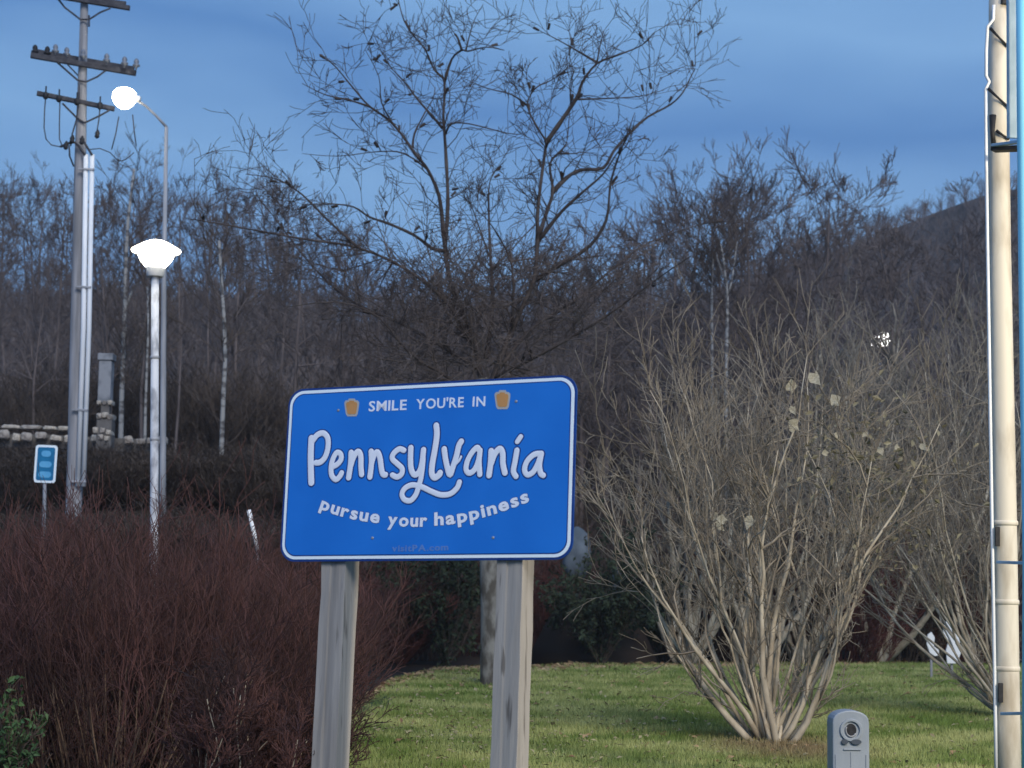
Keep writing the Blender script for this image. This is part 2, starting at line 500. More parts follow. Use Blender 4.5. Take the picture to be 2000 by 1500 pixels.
tag(link('pale_leaves', pale_fallen()), 'pale yellowish fallen leaves scattered over the green lawn', 'fallen leaves', kind='stuff')

# ------------------------------------------------------------------ plant generators
def nrm(v):
    l = math.sqrt(v[0] ** 2 + v[1] ** 2 + v[2] ** 2) or 1
    return (v[0] / l, v[1] / l, v[2] / l)
def grow(T, p, d, L, r, lvl, wob=.18, up=.05, nch=(3, 5), ang=.8, shrink=.55, steps=5, rmin=.004, start=.25, gate=None):
    """wandering branch of length L with side branches for lvl more levels"""
    st = L / steps
    pts = [p]
    for i in range(steps):
        d = nrm((d[0] + random.gauss(0, wob), d[1] + random.gauss(0, wob), d[2] + random.gauss(0, wob) + up))
        q = (p[0] + d[0] * st, p[1] + d[1] * st, p[2] + d[2] * st)
        ra = max(rmin, r * (1 - .75 * i / steps)); rb = max(rmin, r * (1 - .75 * (i + 1) / steps))
        T.seg(p, q, ra, rb)
        pts.append(q)
        p = q
    if lvl <= 0: return
    for k in range(random.randint(*nch)):
        t = random.uniform(start, 1.0) * steps
        i = min(int(t), steps - 1); f_ = t - i
        a, b = pts[i], pts[i + 1]
        q = tuple(a[j] + (b[j] - a[j]) * f_ for j in range(3))
        dd = nrm((b[0] - a[0], b[1] - a[1], b[2] - a[2]))
        s = nrm((random.gauss(0, 1), random.gauss(0, 1), random.gauss(0, .7) + .25))
        nd = nrm(tuple(dd[j] + s[j] * ang for j in range(3)))
        grow(T, q, nd, L * shrink * random.uniform(.7, 1.25), max(rmin, r * (1 - .7 * t / steps) * .6), lvl - 1, wob, up, nch, ang, shrink,
             max(3, steps - 1), rmin, start)

def bare_tree_proto(h, spread, seed, fine=4, first=.35, r0=.16, rmin=.014, wobt=.05):
    """returns (trunk segs, crown segs), base at origin"""
    random.seed(seed)
    T = Twigs(); K = Twigs()
    p = (0, 0, -.6); d = (random.gauss(0, .04), random.gauss(0, .04), 1)
    n = 9; pts = [p]
    for i in range(n):
        d = nrm((d[0] + random.gauss(0, wobt), d[1] + random.gauss(0, wobt), d[2] + .15))
        st = (h * .82 + .6) / n
        q = (p[0] + d[0] * st, p[1] + d[1] * st, p[2] + d[2] * st)
        T.seg(p, q, r0 * (1 - .8 * i / n), r0 * (1 - .8 * (i + 1) / n)); pts.append(q); p = q
    nb = 17
    for k in range(nb):
        t = first + (1 - first) * (k + random.random()) / nb
        t = min(t, .999) * n; i = int(t); f_ = t - i
        a, b = pts[i], pts[i + 1]
        q = tuple(a[j] + (b[j] - a[j]) * f_ for j in range(3))
        az = k * 2.4 + random.gauss(0, .4)
        lift = random.uniform(.5, 1.1)
        L = spread * (1.15 - .55 * (t / n)) * random.uniform(.75, 1.2)
        grow(K, q, nrm((math.cos(az), math.sin(az), lift)), L, r0 * (1 - .8 * t / n) * .55, 3, .16, .07, (fine, fine + 2), .75, .52, 4, rmin, .2)
    return T.arr(), K.arr()

# far wooded hillside: one mass nobody could count
def far_wood():
    random.seed(5)
    temps = []
    for s in range(5):
        T = Twigs(); hh = 1.0
        T.seg((0, 0, -.05), (random.gauss(0, .01), 0, .45), .016, .011)
        T.seg((0, 0, .45), (random.gauss(0, .02), random.gauss(0, .02), .95), .011, .004)
        for k in range(20):
            z = random.uniform(.3, .9); az = random.uniform(0, 6.28); L = random.uniform(.15, .34)
            e = (math.cos(az) * L * .6, math.sin(az) * L * .6, z + L * .8)
            T.seg((0, 0, z), e, .006, .0035)
            for m_ in range(2):
                az2 = az + random.gauss(0, .8); l2 = L * .6
                T.seg(e, (e[0] + math.cos(az2) * l2 * .5, e[1] + math.sin(az2) * l2 * .5, e[2] + l2 * random.uniform(.3, 1)), .004, .0028)
        temps.append(T.arr())
    out = []
    N = 2300
    for k in range(N):
        y = 105 + 255 * (rng.random() ** .8); u = rng.uniform(-.36, .36)
        if rng.random() < .22: y = RD + rng.uniform(-12, 6)
        x = u * y
        hh = rng.uniform(6, 9.5)
        if y < 200: hh *= 1.1
        if y > 300: hh = rng.uniform(3.5, 7.5)
        if u > .10 and y > 290: hh = rng.uniform(2.2, 4.2)
        A = temps[k % 5].copy()
        c, s = math.cos(k * 2.1), math.sin(k * 2.1)
        for o in (0, 3):
            X = A[:, o] * c - A[:, o + 1] * s; Y = A[:, o] * s + A[:, o + 1] * c
            A[:, o] = X * hh * 1.2 + x; A[:, o + 1] = Y * hh * 1.2 + y; A[:, o + 2] = A[:, o + 2] * hh + H(x, y)
        A[:, 6:8] *= hh
        out.append(A)
    return np.concatenate(out)
tag(link('far_woodland', segs_mesh('far_woodland', far_wood(), M['bark_far'], smooth=False)),
    'dense leafless woodland covering the dark hillside behind everything', 'woodland', kind='stuff')

# bare trees in the middle distance, individuals
protos = []
for s in range(6):
    hh = 17
    tr, ck = bare_tree_proto(hh, [3.6, 2.6, 4.4, 2.4, 4.0, 3.2][s], 100 + s, fine=3, first=[.35, .45, .3, .5, .28, .4][s], r0=.15, rmin=.011)
    protos.append((segs_mesh('trunk', tr, M['bark_far'], 6), segs_mesh('branches', ck, M['bark_far'])))
sky_px = [-150, 0, 150, 300, 450, 560, 620, 700, 850, 1000, 1150, 1300, 1380, 1500, 1600, 1700, 1800, 1950, 2150]
sky_py = [300, 285, 295, 265, 285, 270, 340, 410, 450, 420, 390, 340, 265, 225, 280, 350, 330, 270, 260]
where_txt = [(0, 'at the far left edge'), (130, 'behind the utility pole'), (240, 'between the utility pole and the white lamp'), (360, 'just right of the white lamp post'),
             (520, 'left of the big spreading tree'), (700, 'behind the left side of the big tree'), (900, 'behind the middle of the big spreading tree'),
             (1100, 'behind the right side of the big tree'), (1300, 'above the flat part of the ridge'), (1450, 'in the rounded clump above the ridge'), (1620, 'where the ridge begins to climb'),
             (1800, 'before the rising ridge near the steel pole')]
forms = ['broad', 'narrow', 'wide', 'slim', 'low branched', 'medium']
random.seed(77)
placed = []
def put_tree(px, d, ytop, k, label=None, group='leafless trees of the wood in the middle distance'):
    yb = (px - 1000) / F * d
    h0 = H(yb, d)
    top = P(px, ytop, d)
    x = (P(px, 1000, d).x + top.x) / 2
    h0 = H(x, d)
    hh = max(5, top.z - h0)
    s = hh / 17.6
    w = [t for a, t in where_txt if a <= px]
    w = w[-1] if w else where_txt[0][1]
    row = 'nearer' if d < 74 else ('farther' if d > 92 else 'mid')
    lab = label or f'{row} {forms[k % 6]} bare tree {w}'
    t = thing('bare_tree', (x, d, h0), lab, 'tree', group)
    sx = s * (0.85 if px < 560 else 1.0)
    t.scale = (sx, sx, s)
    t.rotation_euler = (0, 0, random.uniform(0, 6.28))
    link('trunk', protos[k % 6][0], t); link('branches', protos[k % 6][1], t)
    return t
seen = {}
k = 0
slots = []
for px in range(-90, 600, 27): slots.append((px + random.uniform(-9, 9), random.choice([66, 78, 88, 98, 108]), random.uniform(-10, 50)))
for px in range(-60, 600, 60): slots.append((px + random.uniform(-20, 20), random.choice([62, 70, 84]), random.uniform(60, 200)))
for px in range(610, 1340, 30): slots.append((px + random.uniform(-15, 15), random.choice([70, 82, 96]), random.uniform(-10, 60)))
for px in range(1345, 1640, 25): slots.append((px + random.uniform(-8, 8), random.choice([72, 82, 92, 100]), random.uniform(-25, 50)))
for px in range(1680, 2080, 62): slots.append((px + random.uniform(-15, 15), random.choice([64, 76, 90]), random.uniform(-50, 40)))
ord_w = ['first', 'second', 'third', 'fourth', 'fifth', 'sixth', 'seventh', 'eighth', 'ninth']
for (px, d, dy) in sorted(slots):
    yt = float(np.interp(px, sky_px, sky_py)) + dy - 32
    t = put_tree(px, d, yt, random.randint(0, 5))
    L0 = t['label']; seen.setdefault(L0, []).append(t)
for L0, ts in seen.items():
    if len(ts) > 1:
        for i, t in enumerate(ts): t['label'] = L0 + f', {ord_w[i]} from left'

# ------------------------------------------------------------------ the big spreading tree behind the sign
def tubes_from(paths, n=7):
    g = Geo(); return g
HB = G(966, 1342)
limbs = []   # (points px, depth start, depth end, r start, r end)
HD = HB.y
def limb(pp, d0, d1, r0, r1): limbs.append((pp, d0 + HD, d1 + HD, r0, r1))
trunk_px = [(966, 1400), (966, 1342), (964, 1200), (960, 1060), (956, 900), (948, 790), (940, 740)]
limb([(940, 740), (925, 660), (900, 605), (880, 550), (870, 486), (875, 400), (872, 320), (868, 256), (866, 224), (868, 160), (848, 136), (830, 96), (808, 70), (790, 42), (778, 0), (772, -40)], 0, .6, .10, .012)
limb([(872, 500), (866, 452), (858, 384), (836, 332), (814, 304), (766, 240), (722, 208), (690, 172), (655, 130), (630, 110)], .2, -1.6, .085, .012)
limb([(722, 208), (680, 195), (635, 185), (590, 163)], -1.1, -1.8, .04, .01)
limb([(806, 288), (810, 260), (830, 220), (846, 192), (850, 170)], -.6, -.2, .045, .01)
limb([(864, 250), (842, 224), (814, 192), (790, 160), (758, 124), (730, 68)], .3, 1.6, .055, .01)
limb([(870, 262), (882, 242), (918, 242), (990, 260), (1020, 262)], .3, -.9, .04, .01)
limb([(868, 160), (882, 116), (902, 98), (914, 100), (950, 92), (985, 98)], .5, -.6, .05, .012)
limb([(902, 98), (894, 74), (888, 66)], 0, -.1, .04, .03)
limb([(910, 98), (918, 66), (928, 36), (944, 8)], 0, .3, .028, .008)
limb([(872, 490), (846, 486), (810, 460), (762, 438), (722, 424), (690, 404), (640, 398), (590, 400)], .2, -2.2, .075, .012)
limb([(766, 240), (745, 200), (740, 150), (715, 100)], -.8, -1.8, .03, .008)
limb([(836, 332), (790, 300), (740, 296), (660, 305), (590, 300)], -.4, -2.0, .03, .008)
limb([(948, 780), (985, 680), (1020, 600), (1044, 540), (1050, 460), (1050, 420), (1056, 360), (1064, 300), (1066, 276), (1054, 256), (1030, 208), (1046, 172), (1078, 156), (1118, 124)], 0, -.8, .10, .012)
limb([(1030, 206), (998, 184), (950, 172), (900, 150)], -.5, .6, .04, .008)
limb([(1066, 280), (1102, 228), (1126, 192), (1138, 160), (1166, 124), (1206, 108), (1254, 88), (1280, 62)], -.4, -1.6, .085, .010)
limb([(1166, 122), (1122, 96), (1086, 76), (1030, 48)], -1.0, .2, .04, .008)
limb([(1166, 122), (1172, 90), (1180, 58)], -1.0, -1.2, .03, .008)
limb([(1126, 194), (1190, 192), (1250, 188), (1296, 176)], -.8, .8, .035, .008)
limb([(1052, 462), (1070, 408), (1080, 372), (1074, 320), (1094, 296), (1106, 280), (1110, 250), (1112, 225)], 0, .8, .075, .012)
limb([(1080, 375), (1106, 348), (1134, 332), (1178, 328), (1198, 296), (1230, 260), (1266, 228), (1310, 204), (1334, 180), (1350, 148), (1358, 128), (1356, 72)], .4, 2.6, .08, .010)
limb([(1052, 470), (1098, 412), (1142, 372), (1178, 340), (1202, 304), (1216, 285)], -.2, -1.4, .07, .012)
limb([(1044, 548), (1090, 520), (1150, 482), (1184, 430), (1192, 360), (1206, 312), (1216, 286), (1240, 220)], .3, -2.0, .08, .010)
limb([(930, 690), (880, 600), (800, 530), (700, 484), (600, 468), (500, 450), (400, 432), (370, 428)], 0, -3.0, .07, .012)
limb([(935, 720), (800, 640), (690, 590), (610, 520), (540, 430), (500, 380)], 0, 2.5, .07, .012)
limb([(700, 484), (640, 430), (590, 380), (540, 350), (480, 340)], -1.5, -2.0, .05, .010)
limb([(975, 720), (1040, 640), (1120, 590), (1240, 490), (1330, 450), (1410, 430)], 0, 2.4, .07, .012)
limb([(960, 740), (1060, 690), (1180, 620), (1290, 540), (1350, 500)], 0, -3, .06, .012)
limb([(955, 800), (880, 740), (800, 690), (740, 620), (660, 590), (560, 600)], 0, -2, .07, .010)
limb([(950, 700), (962, 600), (958, 500), (955, 420), (958, 350), (990, 310)], 0, 1.8, .09, .010)
limb([(955, 500), (920, 400), (900, 360)], .8, 1.8, .03, .008)
limb([(1000, 640), (1000, 520), (960, 440), (930, 410)], -.2, -1.6, .05, .010)

hero = thing('spreading_tree', HB, 'large bare spreading tree with grey mottled trunk rising behind the right sign post', 'tree')
g = Geo(HB)
tp = [P(x, y, HD) for x, y in trunk_px]
g.tube(tp, [.33, .30, .26, .25, .23, .20, .14], 14)
g.build('trunk', M['bark_hero'], hero, smooth=True)
TW = Twigs(); LT = Twigs(); random.seed(31)
for li, (pp, d0, d1, r0, r1) in enumerate(limbs):
    n = len(pp)
    wp = [P(x, y, d0 + (d1 - d0) * (i / (n - 1))) for i, (x, y) in enumerate(pp)]
    # smooth the path
    path = []
    for i in range(n - 1):
        a, b, c, d_ = wp[max(i - 1, 0)], wp[i], wp[i + 1], wp[min(i + 2, n - 1)]
        for s in range(3):
            t = s / 3
            path.append(0.5 * ((2 * b) + (c - a) * t + (2 * a - 5 * b + 4 * c - d_) * t * t + (3 * b - a - 3 * c + d_) * t ** 3))
    path.append(wp[-1])
    m = len(path)
    rr = [.68 * max(r1, r0 + (r1 - r0) * (i / (m - 1)) ** .7) * random.uniform(.9, 1.12) for i in range(m)]
    g = Geo(HB); g.tube(path, rr, 7); g.build('limb', M['bark_dark'], hero, smooth=True)
    tot = sum((path[i + 1] - path[i]).length for i in range(m - 1))
    dense = [random.random() for _ in range(int(tot * 3.0))]
    low_part = [-1 - random.random() for _ in range(int(tot * 3.6))] if pp[0][1] > 480 else []
    for k in dense + low_part:
        t = ((.05 + .95 * k) if k >= 0 else (-1 - k) * .45) * (m - 1); i = min(int(t), m - 2)
        q = path[i].lerp(path[i + 1], t - i) - HB
        dd = (path[i + 1] - path[i]).normalized()
        s = Vector((random.gauss(0, 1), random.gauss(0, .8), random.gauss(0, .7) + .35)).normalized()
        nd = (dd * .7 + s).normalized()
        if k < 0:
            if q.z < 8.6: grow(LT, tuple(q), tuple(nd), random.uniform(1.0, 2.6), random.uniform(.010, .022), 2, .24, -.02, (3, 5), .9, .6, 5, .006, .1)
            continue
        grow(TW, tuple(q), tuple(nd), random.uniform(.5, 1.5), max(.008, min(.018, rr[i] * .4)), 2, .22, .02, (2, 4), .9, .55, 4, .006, .2)
        if random.random() < .30:
            TW.seg(tuple(q + nd * .12), tuple(q + nd * .22), .03, .035)
o = link('twigs', segs_mesh('twigs', TW.arr(), M['bark_dark']), hero)
n_hero = len(TW.a)
LA = LT.arr(); LA = LA[LA[:, 5] < 9.2 + .8 * np.sin(LA[:, 3] * 2.1) * np.sin(LA[:, 4] * 1.7 + LA[:, 3] * .7)]
link('lower_twigs', segs_mesh('lower_twigs', LA, M['twig_grey']), hero)

# ------------------------------------------------------------------ slender pale trunks among the dark wood
def birch(pxs, d, r, label, forks=()):
    b = P(*pxs[0], d); gz = H(b.x, b.y)
    base = Vector((b.x, b.y, gz))
    t = thing('birch_tree', base, label, 'tree', 'slender pale trunks among the dark trees')
    g = Geo(base); pts = [Vector((b.x, b.y, gz - .3))] + [P(x, y, d) for x, y in pxs]
    n = len(pts)
    g.tube(pts, [r * (1 - .55 * i / (n - 1)) for i in range(n)], 8)
    g.build('trunk', M['birch'], t, smooth=True)
    for f_ in forks:
        g = Geo(base); g.tube([P(x, y, d + .2 * i) for i, (x, y) in enumerate(f_)], [r * .6 * (1 - .6 * i / max(1, len(f_) - 1)) for i in range(len(f_))], 6)
        g.build('limb', M['birch'], t, smooth=True)
    TW = Twigs()
    for k in range(26):
        i = random.randint(2, n - 2); q = pts[i].lerp(pts[i + 1], random.random()) - base
        a = random.uniform(0, 6.28)
        grow(TW, tuple(q), nrm((math.cos(a), math.sin(a), 1)), random.uniform(.8, 2.2), .016, 2, .15, .05, (2, 4), .7, .55, 4, .009, .2)
    link('twigs', segs_mesh('twigs', TW.arr(), M['twig_brown']), t)
birch([(236, 860), (238, 760), (241, 690), (244, 600), (246, 500), (250, 430), (256, 380), (262, 330)], 62, .10, 'slender pale trunk with one slanting branch between utility pole and lamp post', [[(246, 600), (258, 570), (275, 540)]])
birch([(428, 1000), (432, 900), (436, 780), (440, 700), (438, 625), (432, 540), (428, 470)], 50, .085, 'thin pale blotchy trunk standing alone right of the lamp post')
birch([(1418, 760), (1420, 640), (1421, 590), (1418, 545), (1412, 500), (1405, 470)], 66, .07, 'white forked birch low over the flat end of the ridge', [[(1421, 580), (1430, 545), (1434, 515), (1440, 470)], [(1420, 560), (1400, 500), (1396, 480)]])
birch([(283, 860), (284, 800), (286, 740), (290, 640), (288, 560)], 58, .06, 'very thin pale trunk just left of the white lamp post')
birch([(1391, 700), (1390, 570), (1391, 545), (1393, 500)], 68, .06, 'thin white stem just left of the forked birch')

# ------------------------------------------------------------------ multi-stemmed pale shrubs and trees, lit from the right
def multistem(name, base, label, cat, stems, hgt, fan, seed, bark, twig, r=.02, lvl=3, aim=None, group=None, rmin=.0045, dens=(3, 5), zmin=.0, basew=.3, open_=1.0, gap=None):
    random.seed(seed)
    t = thing(name, base, label, cat, group)
    TW = Twigs()
    for k in range(stems):
        f_ = (k + .5) / stems * 2 - 1
        a = f_ * fan * (1 + .38 * f_ * f_) + random.gauss(0, .08) if aim is None else random.uniform(*aim)
        dep = random.gauss(0, .35)
        L = hgt * random.uniform(.6, 1.05) * (1 - .25 * abs(f_))
        d = nrm((math.sin(a), dep, math.cos(a) * .9))
        p = (math.sin(a) * basew * random.uniform(.2, 1), random.gauss(0, basew * .5), -.05)
        st = Twigs(); steps = 12
        pts = [p]
        rr = r * random.uniform(.6, 1.25)
        curl = random.uniform(.02, .09)
        for i in range(steps):
            d = nrm((d[0] * (1 - curl * .4) + random.gauss(0, .12), d[1] * .97 + random.gauss(0, .10), d[2] + curl + random.gauss(0, .04)))
            q = tuple(p[j] + d[j] * L / steps for j in range(3))
            pts.append(q); p = q
        g = Geo()
        g.tube(pts, [max(rmin, rr * (1 - .93 * i / steps)) for i in range(steps + 1)], 6)
        g.build('stem', bark, t, smooth=True)
        for c in range(2):      # forks
            i = random.randint(4, 9); a_, b_ = pts[i], pts[i + 1]
            dd = nrm(tuple(b_[j] - a_[j] for j in range(3))); s = nrm((random.gauss(0, 1), random.gauss(0, .7), random.gauss(0, .3) + .5))
            grow(TW, a_, nrm(tuple(dd[j] + s[j] * .55 for j in range(3))), L * random.uniform(.3, .5), rr * (1 - .9 * i / steps) * .8, 2, .16, .06, (3, 5), .75, .5, 8, rmin, .3)
        for c in range(3):
            s = nrm((random.gauss(0, 1), random.gauss(0, 1), 1.2))
            grow(TW, pts[-1], nrm(tuple(d[j] + s[j] * .5 for j in range(3))), L * random.uniform(.1, .22), rmin * 1.2, 1, .16, .05, (2, 4), .7, .5, 4, rmin, .2)
        for i in range(1 if zmin == 0 else 3, steps):
            for c in range(random.randint(1, 3)):
                if random.random() > open_ * (.30 + .6 * i / steps): continue
                a_, b_ = pts[i], pts[i + 1]
                dd = nrm(tuple(b_[j] - a_[j] for j in range(3)))
                s = nrm((random.gauss(0, 1), random.gauss(0, 1), random.gauss(0, .5) + .3))
                nd = nrm(tuple(dd[j] + s[j] * .8 for j in range(3)))
                grow(TW, a_, nd, L * random.uniform(.14, .32), max(rmin, rr * .42), lvl - 1, .17, .05, dens, .8, .55, 4, rmin, .15)
    A = TW.arr()
    if gap:      # drop twigs inside a camera-view window so the white boards stay visible
        keep = []
        for a in A:
            v = CM.transposed() @ (Vector((a[0], a[1], a[2])) + base - Vector((0, 0, EYE)))
            X = 1000 + F * v.x / -v.z; Y = 750 - F * v.y / -v.z
            keep.append(not (gap[0] < X < gap[2] and gap[1] < Y < gap[3]))
        A = A[np.array(keep)]
    link('twigs', segs_mesh('twigs', A, twig), t)
    return t, len(TW.a)

s1, n1 = multistem('pale_shrub', BUSH, 'tall pale multi-stemmed shrub fanning out of the lawn beside the grey bollard', 'shrub', 36, 5.0, .62, 3, M['bark_pale'], M['twig_pale'], r=.040, basew=.30, open_=.30, gap=(1800, 1195, 1890, 1305), dens=(2, 4))
B2 = G(1992, 1405)
s2, n2 = multistem('pale_shrub', B2, 'pale shrub leaning out from behind the steel pole', 'shrub', 26, 6.0, 1.0, 8, M['bark_pale'], M['twig_pale'], r=.036, aim=(-1.0, .1), basew=.3, open_=.5, gap=(1795, 1190, 1895, 1310), dens=(2, 4))
back = [(1575, 1300, 9.0, 'pale bare tree at the back of the lawn directly behind the tall shrub'), (1715, 1298, 11, 'tallest pale bare tree behind the lawn, forking before the ridge'),
        (1825, 1296, 9.5, 'pale bare tree at the back of the lawn above the two white boards'), (1925, 1296, 11, 'pale bare tree half hidden by the steel pole'), (1335, 1302, 7.5, 'bare tree at the back of the lawn left of the tall shrub'),
        (1470, 1301, 7, 'low bare tree behind the left half of the tall shrub')]
nb = 0
for i, (px, py, hh, lab) in enumerate(back):
    b = G(px, py)
    t_, n_ = multistem('bare_tree', b, lab, 'tree', 10, hh * 1.05, .42, 40 + i, M['bark_pale'], M['twig_pale'], r=.125, group='pale bare trees along the back of the lawn', rmin=.010, dens=(2, 4), zmin=1, basew=.5, open_=.6)
    nb += n_

# a few pale leaves still hanging in the tall shrub
leaf_spots = [(1398, 1012, .10), (1406, 1028, .09), (1410, 1015, .09), (1464, 1018, .13), (1550, 832, .13), (1548, 800, .08), (1545, 755, .12), (1590, 738, .14), (1630, 782, .11),
              (1720, 880, .08), (1752, 875, .07), (1802, 872, .08), (1635, 850, .06), (1690, 848, .06), (1612, 885, .06)]
LM = []
def leaf_mesh(kind):
    pts = [(0, 0, .5), (.28, .05, .2), (.42, .0, .35), (.33, .06, -.1), (.1, 0, -.5), (0, .0, -.7), (-.15, .05, -.42), (-.4, .05, -.05), (-.3, -.02, .28)] if kind else \
          [(-.4, 0, .45), (.1, .05, .5), (.42, .0, .4), (.38, .06, 0), (.45, 0, -.42), (.15, 0, -.3), (-.1, .05, -.48), (-.38, 0, -.3)]
    V = [(0, .09, 0)] + pts
    n = len(pts)
    me = bpy.data.meshes.new('leaf'); me.from_pydata(V, [], [(0, 1 + i, 1 + (i + 1) % n) for i in range(n)]); me.materials.append(M['dead_leaf'])
    return me
LM = [leaf_mesh(0), leaf_mesh(1)]
for i, (px, py, s) in enumerate(leaf_spots):
    o = link('leaf', LM[i % 2], s1)
    o.location = P(px, py, BUSH.y - .6 - .2 * (i % 3)) - BUSH
    o.scale = (s * 1.3, s * 1.3, s * 1.3); o.rotation_euler = (random.uniform(-.4, .4), random.uniform(-1, 1), random.uniform(-.5, .5))
# tan foliage clinging in the shrub's right half
pts = []
random.seed(9)
for k in range(520):
    px = random.gauss(1690, 75); py = random.gauss(900, 70)
    pts.append(tuple(P(px, py, BUSH.y + random.uniform(-.9, 1.2)) - BUSH))
for k in range(90):
    px = random.gauss(1760, 60); py = random.gauss(1070, 50)
    pts.append(tuple(P(px, py, BUSH.y + random.uniform(-.9, 1.2)) - BUSH))
o = link('clinging_leaves', leaves_mesh('clinging_leaves', np.array(pts), .02 + .06 * rng.random(len(pts)) ** 2, M['shrub_leaf'], flat=1), s1)
tag(o, kind='stuff')

# ------------------------------------------------------------------ red-twigged thicket in the left foreground
def brush_proto(seed, w, h, n, r, rmin, lvl=2, stem_l=.55, dens=(3, 5), vert=.7):
    """dense brush about w wide and h high; returns (stems, twigs)"""
    random.seed(seed)
    S, T = Twigs(), Twigs()
    for k in range(n):
        a = random.uniform(0, 6.28); rad = math.sqrt(random.random())
        p = (math.cos(a) * rad * w * .28, math.sin(a) * rad * w * .28, -.05)
        d = nrm((math.cos(a) * rad * vert + random.gauss(0, .12), math.sin(a) * rad * vert + random.gauss(0, .12), 1))
        L = h * random.uniform(.75, 1.08) * (1.05 - .2 * rad)
        steps = 7; pts = [p]; rr = r * random.uniform(.7, 1.2)
        for i in range(steps):
            d = nrm((d[0] + random.gauss(0, .07), d[1] + random.gauss(0, .07), d[2] + .04))
            q = tuple(p[j] + d[j] * L / steps for j in range(3))
            (S if i < 4 else T).seg(p, q, max(rmin, rr * (1 - .7 * i / steps)), max(rmin, rr * (1 - .7 * (i + 1) / steps)))
            pts.append(q); p = q
        for i in range(1, steps + 1):
            for c in range(2):
                if random.random() < .25: continue
                a_ = pts[i]; s = nrm((random.gauss(0, 1), random.gauss(0, 1), random.gauss(0, .5) + .6))
                dd = nrm(tuple(a_[j] - pts[i - 1][j] for j in range(3)))
                grow(T, a_, nrm(tuple(dd[j] + s[j] * .7 for j in range(3))), L * random.uniform(.12, .28), rr * .4, lvl - 1, .16, .06, dens, .7, .6, 3, rmin, .1)
    return S.arr(), T.arr()
red = []
for s in range(3):
    S, T = brush_proto(200 + s, 2.6, 2.5, 120, .010, .0028, 2, dens=(2, 4), vert=.75)
    red.append((segs_mesh('stems', S, M['stem_red'], 4), segs_mesh('twigs', T, M['twig_red'])))
    n_red = len(T)
red_spots = [(-60, 15.5, 1000, 'far left end of the front row, cut by the frame'), (90, 16.6, 1010, 'under the small blue sign'), (215, 15.0, 1005, 'front row, under the utility pole'), (300, 18.0, 985, 'under the white lamp post'),
             (350, 16.0, 1010, 'front row, right of the lamp post'), (470, 18.5, 1000, 'behind the white stake'), (440, 15.8, 1050, 'front row, beside the left sign post'), (520, 19.5, 1010, 'tucked behind the lower left corner of the big sign'),
             (150, 20.0, 985, 'back row, between blue sign and utility pole'), (10, 20.5, 985, 'back row, at the left edge'), (420, 21.5, 985, 'back row, between lamp post and white stake'), (540, 25, 1020, 'back row, behind the big sign'),
             (655, 30, 1140, 'low one just behind the left sign post')]
random.seed(12)
for i, (px, d, yt, w) in enumerate(red_spots):
    top = P(px, yt + (75 if px < 60 else 28 if px < 420 else 85 if px < 610 else 10), d); x = top.x; z0 = H(x, d)
    if px > 600: x -= .2
    t = thing('red_twig_shrub', (x, d, z0), 'dense leafless red-brown shrub, ' + w, 'shrub', 'red-twigged shrubs of the left thicket')
    s = (top.z - z0) / 2.6
    sxy = (.8 if px > 430 else 1.0) if d < 22 else s
    t.scale = (max(.78, sxy), max(.78, sxy), s); t.rotation_euler = (0, 0, random.uniform(0, 6.28))
    link('stems', red[i % 3][0], t); link('twigs', red[i % 3][1], t)

# pale splayed stems at the foot of the thicket beside the left post
SB = Vector((P(400, 1560, 12.9).x, 12.9, 0))
t_, _ = multistem('low_shrub', SB, 'low shrub of pale splayed stems at the bottom beside the left sign post', 'shrub', 44, 1.25, 1.25, 61, M['bark_pale'], M['twig_red'], r=.011, aim=(-.1, 1.25), basew=.35, rmin=.003)
# green leafy shrub at bottom left corner
def leafy(name, base, w, h, n, ls, mt, label, cat='shrub', group=None, seed=1):
    random.seed(seed)
    t = thing(name, base, label, cat, group)
    S = Twigs(); pts = []
    for k in range(22):
        a = random.uniform(0, 6.28)
        grow(S, (0, 0, -.05), nrm((math.cos(a) * .6, math.sin(a) * .6, 1)), h * random.uniform(.7, 1), .015, 2, .15, .03, (3, 5), .8, .5, 5, .004, .2)
    A = S.arr()
    for k in range(n):
        s = A[random.randrange(len(A))]; f_ = random.random()
        pts.append((s[0] + (s[3] - s[0]) * f_ + random.gauss(0, ls), s[1] + (s[4] - s[1]) * f_ + random.gauss(0, ls), max(.03, s[2] + (s[5] - s[2]) * f_ + random.gauss(0, ls))))
    A[:, [0, 1, 3, 4]] *= w / h; P_ = np.array(pts); P_[:, :2] *= w / h
    tag(link('stems', segs_mesh('stems', A, M['twig_brown']), t), kind='stuff')
    o = link('leaves', leaves_mesh('leaves', P_, ls * (.6 + .8 * rng.random(n)), mt, flat=1), t); tag(o, kind='stuff')
    return t
p_ = P(-15, 1380, 13.6)
leafy('leafy_shrub', Vector((p_.x, 13.6, 0)), .5, .85, 1700, .03, M['green_leaf'], 'small green leafy shrub in the bottom left corner', seed=4)

